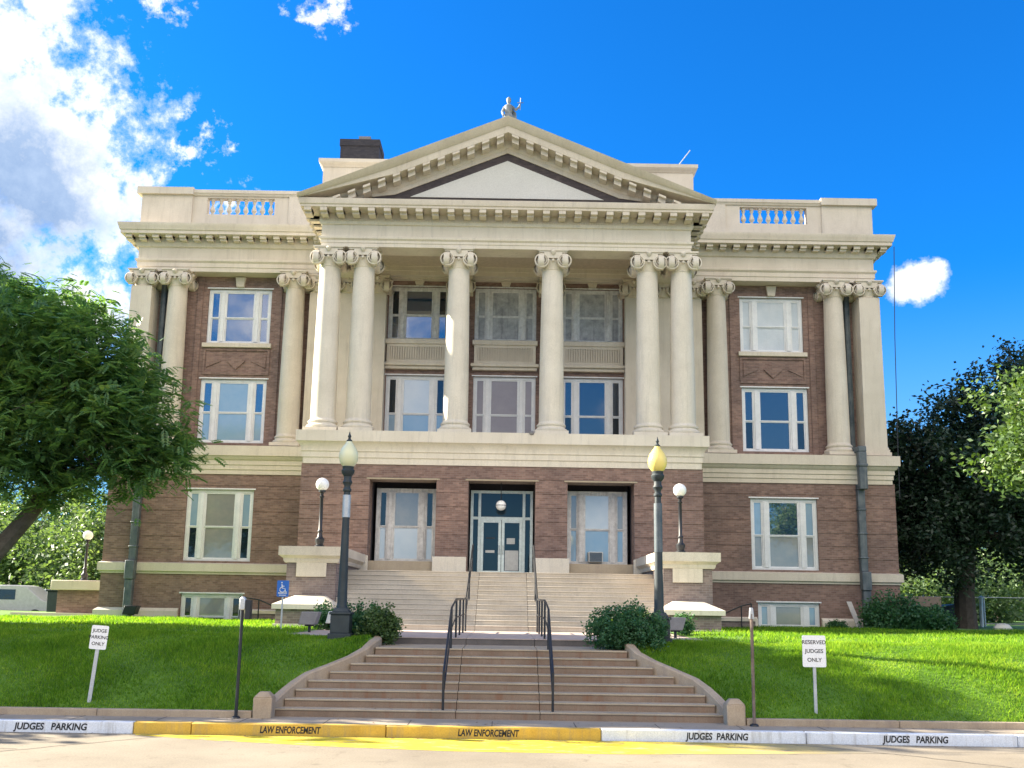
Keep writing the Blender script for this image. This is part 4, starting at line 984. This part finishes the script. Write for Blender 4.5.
sign('parking_sign', (6.3, 19.6, .38), .46, .61, 1.29, 'larger white sign reading RESERVED JUDGES ONLY on the right lawn', ['RESERVED', 'JUDGES', 'ONLY'], .105, pw=.06, gap=.17)
h = sign('access_sign', (-6.17, 28.3, 1.62), .34, .46, 2.53, 'blue wheelchair access sign on a thin post before the left pier', ['RESERVED'], .055, mat=SIGNB, ink=SIGNW, pw=.045, gap=.1)
# move the word to the lower part, add the wheelchair symbol
for c in h.children:
    if c.name.startswith('lettering'): c.location.z -= .13
w = MB(); X, Yy, Z = -6.17, 28.296, 2.73
pts = [(X - .01 + .075 * math.cos(R(a)), Yy, Z + .075 * math.sin(R(a))) for a in range(110, 395, 15)]
w.tube(pts, .011, 5); w.tube([(X - .03, Yy, Z + .16), (X - .02, Yy, Z + .04), (X + .055, Yy, Z + .035), (X + .085, Yy, Z - .07), (X + .115, Yy, Z - .06)], .013, 5); w.tube([(X - .025, Yy, Z + .1), (X + .05, Yy, Z + .095)], .011, 5); w.lathe([(.003, -.022), (.02, -.01), (.02, .01), (.003, .022)], (X - .035, Yy, Z + .195), 8)
w.build('wheelchair_symbol', SIGNW, h)
MB().box(X - .1, X + .1, Yy - .001, Yy + .003, 2.565, 2.58).build('underline', SIGNW, h)

# pendant lamp, air conditioner, plank
p = thing('pendant_lamp', (-.03, 37.5, 7.3), 'white globe lamp hanging on a rod above the entrance doors', 'lamp')
MB().tube([(-.03, 37.5, 7.32), (-.03, 37.5, 6.35)], .014, 6).lathe([(.05, -.03), (.05, 0)], (-.03, 37.5, 7.31), 10).build('rod', DARKM, p)
MB().lathe([(.2 * math.sin(math.pi * (k + .4) / 12.8), -.2 * math.cos(math.pi * (k + .4) / 12.8)) for k in range(13)], (-.03, 37.5, 6.17), 18).build('globe', GLOBE, p)
MB().lathe([(.203, -.012), (.206, 0), (.203, .012)], (-.03, 37.5, 6.17), 18, cap=False).build('band', DARKM, p)
a = thing('air_conditioner', (3.66, 38.1, 4.07), 'boxy window air conditioner in the lower sash right of the entrance', 'air conditioner')
MB().box(3.38, 3.94, 37.85, 38.25, 4.07, 4.47).build('casing', PALEM, a, bevel=.02)
m = MB().box(3.42, 3.9, 37.835, 37.849, 4.1, 4.44)
m.build('grille', G_DARK, a)
m = MB()
for i in range(7): m.box(3.42, 3.9, 37.825, 37.834, 4.12 + i * .045, 4.135 + i * .045)
m.build('slats', FLOODM, a)
t = MB().add([(14.24, 39.4, 1.6), (14.44, 39.4, 1.6), (14.44, 39.44, 1.6), (14.24, 39.44, 1.6), (14.12, 40.3, 2.75), (14.32, 40.3, 2.75), (14.32, 40.34, 2.75), (14.12, 40.34, 2.75)], [(0, 3, 2, 1), (4, 5, 6, 7), (0, 1, 5, 4), (1, 2, 6, 5), (2, 3, 7, 6), (3, 0, 4, 7)])
tag(t.build('plank', PLANK, origin=(14.1, 39.4, 1.6)), 'pale weathered plank leaning on the wall by the right downspout', 'plank')
# basement stair rails and walls
def well(s, label):
    x = s * 9.6
    g = thing('basement_stair_rail', (x, 39.4, 1.6), label, 'handrail', 'rails of the basement stairs')
    if s < 0: P_ = [(-10.35, 39.4, 2.55), (-9.6, 39.4, 2.45), (-8.5, 39.4, 2.0)]
    else: P_ = [(10.0, 39.4, 2.6), (9.6, 39.4, 2.5), (8.6, 39.4, 2.05)]
    MB().tube(P_, .03, 6).build('rail', DARKM, g)
    for q in P_: MB().tube([(q[0], q[1], 1.5), q], .025, 6).build('post', DARKM, g)
well(-1, 'black sloping handrail of the basement stair left of the left pier'); well(1, 'black sloping handrail of the basement stair right of the right pier')
def wellwall(s, label):
    x0, x1 = sorted((s * 8.1, s * 10.2))
    w_ = thing('basement_stair_wall', ((x0 + x1) / 2, 39.7, 1.6), label, 'low wall', 'walls of the basement stairs')
    MB().box(x0, x1, 39.6, 39.85, 1.2, 1.9).build('wall', BRICKG, w_); MB().box(x0 - .05, x1 + .05, 39.55, 39.9, 1.901, 2.02).build('coping', CREAM, w_)
wellwall(-1, 'low brick wall with cream coping before the left wing, beside the blue sign'); wellwall(1, 'low brick wall with cream coping before the right wing, behind the rusty pole')

# ------------------------------------------------------------------ background left
b = thing('side_wall', (-18.6, 44, 1.6), 'brick stair wall with tan stone cap left of the courthouse', 'wall', 'brick stair walls at the sides')
MB().box(-19.7, -17.4, 44, 47, 1.2, 2.75).build('wall_body', BRICK, b); MB().box(-19.95, -17.2, 43.8, 47.2, 2.75, 3.18).build('wall_cap', CREAM, b, bevel=.03); MB().box(-21.5, -17.2, 43.6, 44.0, 1.2, 1.75).build('wall_foot', CREAM, b)
g = thing('globe_lamp', (-19.0, 45, 3.18), 'white globe lamp on black post standing on the brick wall left of the courthouse', 'lamp', 'white globe lamps'); globe_lamp(g, -19.0, 45, 3.18, 1.85, .22)
b = thing('side_wall', (18.8, 44, 1.6), 'dark brick stair wall with brown cap right of the courthouse', 'wall', 'brick stair walls at the sides')
MB().box(17.2, 19.3, 44, 47, 1.2, 2.6).build('wall_body', BRICKD, b); MB().box(17.0, 19.55, 43.8, 47.2, 2.6, 3.05).build('wall_cap', flat('brown_cap', (.2, .15, .12), .8), b, bevel=.03)
def vehicle(name, x, y, L, H, label, cat, m, boxy=True):
    v = thing(name, (x, y, 1.0), label, cat); z = 1.0
    body = MB().prism_y([(x - L / 2, z + .35), (x + L / 2, z + .35), (x + L / 2, z + H * .55), (x + L * .38, z + H * .6), (x + L * .2, z + H * .96), (x + L * .12, z + H), (x - L * .44, z + H), (x - L * .49, z + H * .92), (x - L / 2, z + H * .5)], y, y + 1.9).build('body', m, v, bevel=.06)
    for a, b_ in ((-.42, -.2), (-.17, .08)): MB().box(x + L * a, x + L * b_, y - .012, y + .0, z + H * .6, z + H * .88).build('window', G_DARK, v)
    for dx in (-.3, .32):
        w_ = MB(); seg = 18
        ring = [(x + L * dx + .36 * math.cos(2 * math.pi * k / seg), z + .36 + .36 * math.sin(2 * math.pi * k / seg)) for k in range(seg)]
        w_.prism_y(ring, y - .02, y + .2); w_.build('wheel', DARKM, v)
        MB().prism_y([(x + L * dx + .2 * math.cos(2 * math.pi * k / seg), z + .36 + .2 * math.sin(2 * math.pi * k / seg)) for k in range(seg)], y - .03, y - .021).build('rim', STEEL, v)
vehicle('parked_van', -28.9, 58, 5.2, 2.1, 'pale grey van with dark side windows parked at the left edge beyond the lawn', 'van', flat('pale_grey_paint', (.42, .43, .45), .4))
vehicle('parked_car', -34.5, 54, 4.4, 1.75, 'tan parked car half hidden by the lawn at the left edge', 'car', flat('tan_car_paint', (.35, .27, .22), .35))
vehicle('parked_truck', -26.2, 60, 4.2, 1.9, 'blue grey pickup parked behind the dark bin on the left', 'truck', flat('blue_grey_car_paint', (.22, .30, .36), .35))
b = thing('waste_bin', (-23.6, 55, 1.5), 'dark green square bin beside the brick wall on the left', 'bin')
MB().box(-25.2, -23.0, 55, 56.2, 1.4, 2.75, top=(-.06, -.03)).build('bin_body', LAMPM, b, bevel=.04); MB().box(-25.3, -22.9, 54.9, 56.3, 2.75, 2.86).build('lid', DARKM, b, bevel=.02); MB().box(-24.3, -23.9, 54.985, 54.999, 2.3, 2.55).build('sticker', PALEM, b)
sheet('side_street', -160, 160, 64, 72, 1.66, ASPH)
# background right: utility box, fence with posts, pale low building, boulder
b = thing('utility_box', (22.9, 50, 1.6), 'dark green utility box left of the oak trunk on the right', 'utility box')
MB().box(22.0, 23.9, 50, 51.2, 1.5, 2.6).build('cabinet', LAMPM, b, bevel=.03); MB().prism_y([(21.95, 2.601), (23.95, 2.601), (22.95, 2.78)], 49.95, 51.25).build('lid', LAMPM, b); MB().box(22.94, 22.96, 49.99, 49.999, 1.6, 2.55).build('door_seam', DARKM, b)
f = thing('chain_fence', (26, 51, 1.6), 'galvanised rail fence with slim posts beyond the right lawn', 'fence')
MB().tube([(19.8, 52, 3.15), (34, 52, 3.2)], .025, 6).build('top_rail', STEEL, f)
for x in (22.2, 25.4, 28.6, 31.8): MB().tube([(x, 52, 1.4), (x, 52, 3.25)], .05, 8).build('post', STEEL, f)
b = thing('white_post', (24.3, 50, 1.6), 'tall white post right of the oak trunk', 'post'); MB().tube([(24.25, 50, 1.4), (24.3, 50, 3.1)], .09, 10).build('pole', SIGNW, b); MB().lathe([(.12, 0), (.12, .06), (.02, .12)], (24.3, 50, 3.1), 10).build('post_cap', SIGNW, b)
tag(MB().lathe([(.3, -.05), (.34, .08), (.24, .24), (.08, .3)], (22.9, 45.2, 1.62), 9, 1.3, .9).build('boulder', PALEM, origin=(22.9, 45.2, 1.62)), 'pale rounded boulder at the foot of the oak tree', 'boulder')
for x, y, L, H, lb in ((31, 84, 13, 3.0, 'low white building with flat roof seen beneath the oak tree on the right'), (-40, 92, 18, 4.2, 'low white building with flat roof behind the van on the left')):
    b = thing('far_building', (x, y, 1.6), lb, 'building', 'low buildings across the far street')
    MB().box(x - L / 2, x + L / 2, y, y + 8, 1.2, 1.6 + H).build('wall', CREAMW, b); MB().box(x - L / 2 - .3, x + L / 2 + .3, y - .3, y + 8.3, 1.6 + H, 1.9 + H).build('roof', ROOF, b)
    for i in range(5): MB().box(x - L / 2 + L * (i + .25) / 5, x - L / 2 + L * (i + .7) / 5, y - .02, y - .001, 2.4, 3.7).build('window', G_DARK, b)

# ------------------------------------------------------------------ sun, sky, camera
EL_, AZ = 27., 14.        # sun to the left, a little behind the front of the building
sd = Vector((-math.cos(R(EL_)) * math.cos(R(AZ)), math.cos(R(EL_)) * math.sin(R(AZ)), math.sin(R(EL_))))
sun = bpy.data.lights.new('sun', 'SUN'); sun.energy = 5.0; sun.angle = R(.5); sun.color = (1, .90, .72)
so = bpy.data.objects.new('sun', sun); COL.objects.link(so); so.rotation_euler = sd.to_track_quat('Z', 'Y').to_euler(); so.location = (-40, 40, 40)
wd = bpy.data.worlds.new('World'); scene.world = wd; wd.use_nodes = True
nt = wd.node_tree; bg = nt.nodes['Background']
sky = N(nt, 'ShaderNodeTexSky', sky_type='NISHITA'); sky.sun_disc = False; sky.sun_elevation = R(EL_); sky.sun_rotation = R(-(90 - AZ))
sky.air_density = 1.; sky.dust_density = .6; sky.ozone_density = 2.5
skyc = mixc(nt, 1., sky.outputs[0], (.045, .53, 1.10), 'MULTIPLY')
tc = N(nt, 'ShaderNodeTexCoord'); D = tc.outputs['Generated']
# the blue pales towards the horizon
sz = N(nt, 'ShaderNodeSeparateXYZ'); nt.links.new(D, sz.inputs[0])
hz = N(nt, 'ShaderNodeMapRange'); hz.interpolation_type = 'SMOOTHSTEP'; nt.links.new(sz.outputs[2], hz.inputs[0]); hz.inputs[1].default_value = .0; hz.inputs[2].default_value = .33; hz.inputs[3].default_value = .85; hz.inputs[4].default_value = 0
skyc = mixc(nt, hz.outputs[0], skyc, (1.5, 2.7, 3.7))
nz = noise(nt, 5.5, 12, .62, vec=D); nz2 = noise(nt, 16, 8, .6, vec=D)
def field(blobs):
    out = None
    for v, r in blobs:
        ds = N(nt, 'ShaderNodeVectorMath', operation='DISTANCE'); nt.links.new(D, ds.inputs[0]); l = math.sqrt(sum(a * a for a in v)); ds.inputs[1].default_value = tuple(a / l for a in v)
        mr = N(nt, 'ShaderNodeMapRange'); nt.links.new(ds.outputs['Value'], mr.inputs[0]); mr.clamp = True
        mr.inputs[1].default_value = 0; mr.inputs[2].default_value = r; mr.inputs[3].default_value = 1; mr.inputs[4].default_value = 0
        if out is None: out = mr.outputs[0]
        else:
            mx = N(nt, 'ShaderNodeMath', operation='MAXIMUM'); nt.links.new(out, mx.inputs[0]); nt.links.new(mr.outputs[0], mx.inputs[1]); out = mx.outputs[0]
    return out
def math2(op, a, b):
    n = N(nt, 'ShaderNodeMath', operation=op)
    for i, v in enumerate((a, b)):
        if isinstance(v, (int, float)): n.inputs[i].default_value = v
        else: nt.links.new(v, n.inputs[i])
    return n.outputs[0]
main = field([((-.432, .832, .373), .20), ((-.412, .837, .395), .11), ((-.47, .83, .32), .22), ((-.412, .885, .275), .11), ((-.41, .88, .26), .13), ((-.46, .76, .48), .11), ((-.405, .762, .512), .055)])
small = field([((-.305, .857, .414), .06), ((-.31, .868, .394), .05), ((-.325, .79, .53), .05), ((-.185, .821, .543), .045), ((-.172, .82, .548), .04), ((-.27, .885, .375), .04), ((-.245, .9, .36), .03)])
puff = field([((.374, .874, .303), .034), ((.385, .87, .304), .03), ((.394, .868, .311), .02)])
nz3 = noise(nt, 13, 12, .68, vec=D); nz4 = noise(nt, 42, 8, .65, vec=D)
def cen(n, a): return math2('MULTIPLY', math2('SUBTRACT', n.outputs[0], .5), a)
ns = math2('ADD', math2('ADD', cen(nz, 1.5), cen(nz3, 1.7)), cen(nz4, .7))
fine = math2('ADD', cen(nz3, 1.6), cen(nz4, 2.0))
edge = math2('MINIMUM', math2('MULTIPLY', main, 5.), 1.)
dens = math2('ADD', main, math2('MULTIPLY', ns, edge))
dsm = math2('ADD', math2('MULTIPLY', small, .5), math2('MULTIPLY', fine, math2('MINIMUM', math2('MULTIPLY', small, 4.), 1.)))
dpf = math2('ADD', puff, math2('MULTIPLY', fine, math2('MINIMUM', math2('MULTIPLY', puff, 3.), .55)))
dens = math2('MAXIMUM', dens, math2('MAXIMUM', dsm, dpf))
cl = ramp(nt, [(.27, (0, 0, 0)), (.40, (.25, .25, .25)), (.52, (.75, .75, .75)), (.7, (1, 1, 1))]); nt.links.new(dens, cl.inputs[0])
# unseen bright cloud added behind the viewer as soft fill on the facade
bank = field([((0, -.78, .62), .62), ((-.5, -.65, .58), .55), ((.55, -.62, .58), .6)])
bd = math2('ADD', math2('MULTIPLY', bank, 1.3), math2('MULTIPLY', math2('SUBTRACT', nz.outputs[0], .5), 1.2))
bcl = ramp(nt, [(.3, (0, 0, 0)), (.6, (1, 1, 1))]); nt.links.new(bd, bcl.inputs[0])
# grey-blue undersides inside the large cloud
core = field([((-.45, .825, .365), .13), ((-.475, .835, .31), .12), ((-.425, .845, .345), .085)])
cs = ramp(nt, [(.25, (0, 0, 0)), (.85, (1, 1, 1))]); nt.links.new(math2('ADD', core, math2('MULTIPLY', math2('SUBTRACT', nz3.outputs[0], .5), 2.4)), cs.inputs[0])
gv = ramp(nt, [(.35, (.95, 1.55, 2.7)), (.65, (1.9, 2.5, 3.5))]); nt.links.new(nz3.outputs[0], gv.inputs[0])
ccol = mixc(nt, cs.outputs[0], (4.7, 4.8, 4.8), gv.outputs[0])
c1 = mixc(nt, cl.outputs[0], skyc, ccol)
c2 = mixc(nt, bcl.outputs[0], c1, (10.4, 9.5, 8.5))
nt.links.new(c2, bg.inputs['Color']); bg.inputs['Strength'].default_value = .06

cam = bpy.data.cameras.new('camera'); co = bpy.data.objects.new('camera', cam); COL.objects.link(co); scene.camera = co
FPX = 975.; cam.sensor_width = 36; cam.lens = FPX * 36 / 1024; cam.shift_y = 49 / 1024; cam.clip_end = 3000; cam.clip_start = .1
y_, p_, r_ = R(.2), R(10.), R(.9)
f_ = Vector((math.sin(y_) * math.cos(p_), math.cos(y_) * math.cos(p_), math.sin(p_))); rt = Vector((math.cos(y_), -math.sin(y_), 0)); u_ = rt.cross(f_)
r2 = math.cos(r_) * rt + math.sin(r_) * u_; u2 = -math.sin(r_) * rt + math.cos(r_) * u_
co.matrix_world = Matrix(((r2.x, u2.x, -f_.x, .22), (r2.y, u2.y, -f_.y, 0), (r2.z, u2.z, -f_.z, 2.4), (0, 0, 0, 1)))
vs = scene.view_settings; vs.view_transform = 'Standard'; vs.look = 'None'; vs.gamma = 1; vs.use_curve_mapping = False; vs.exposure = 2.2
scene.cycles.max_bounces = 6; scene.cycles.diffuse_bounces = 3; scene.cycles.glossy_bounces = 3; scene.cycles.transmission_bounces = 3; scene.cycles.transparent_max_bounces = 4
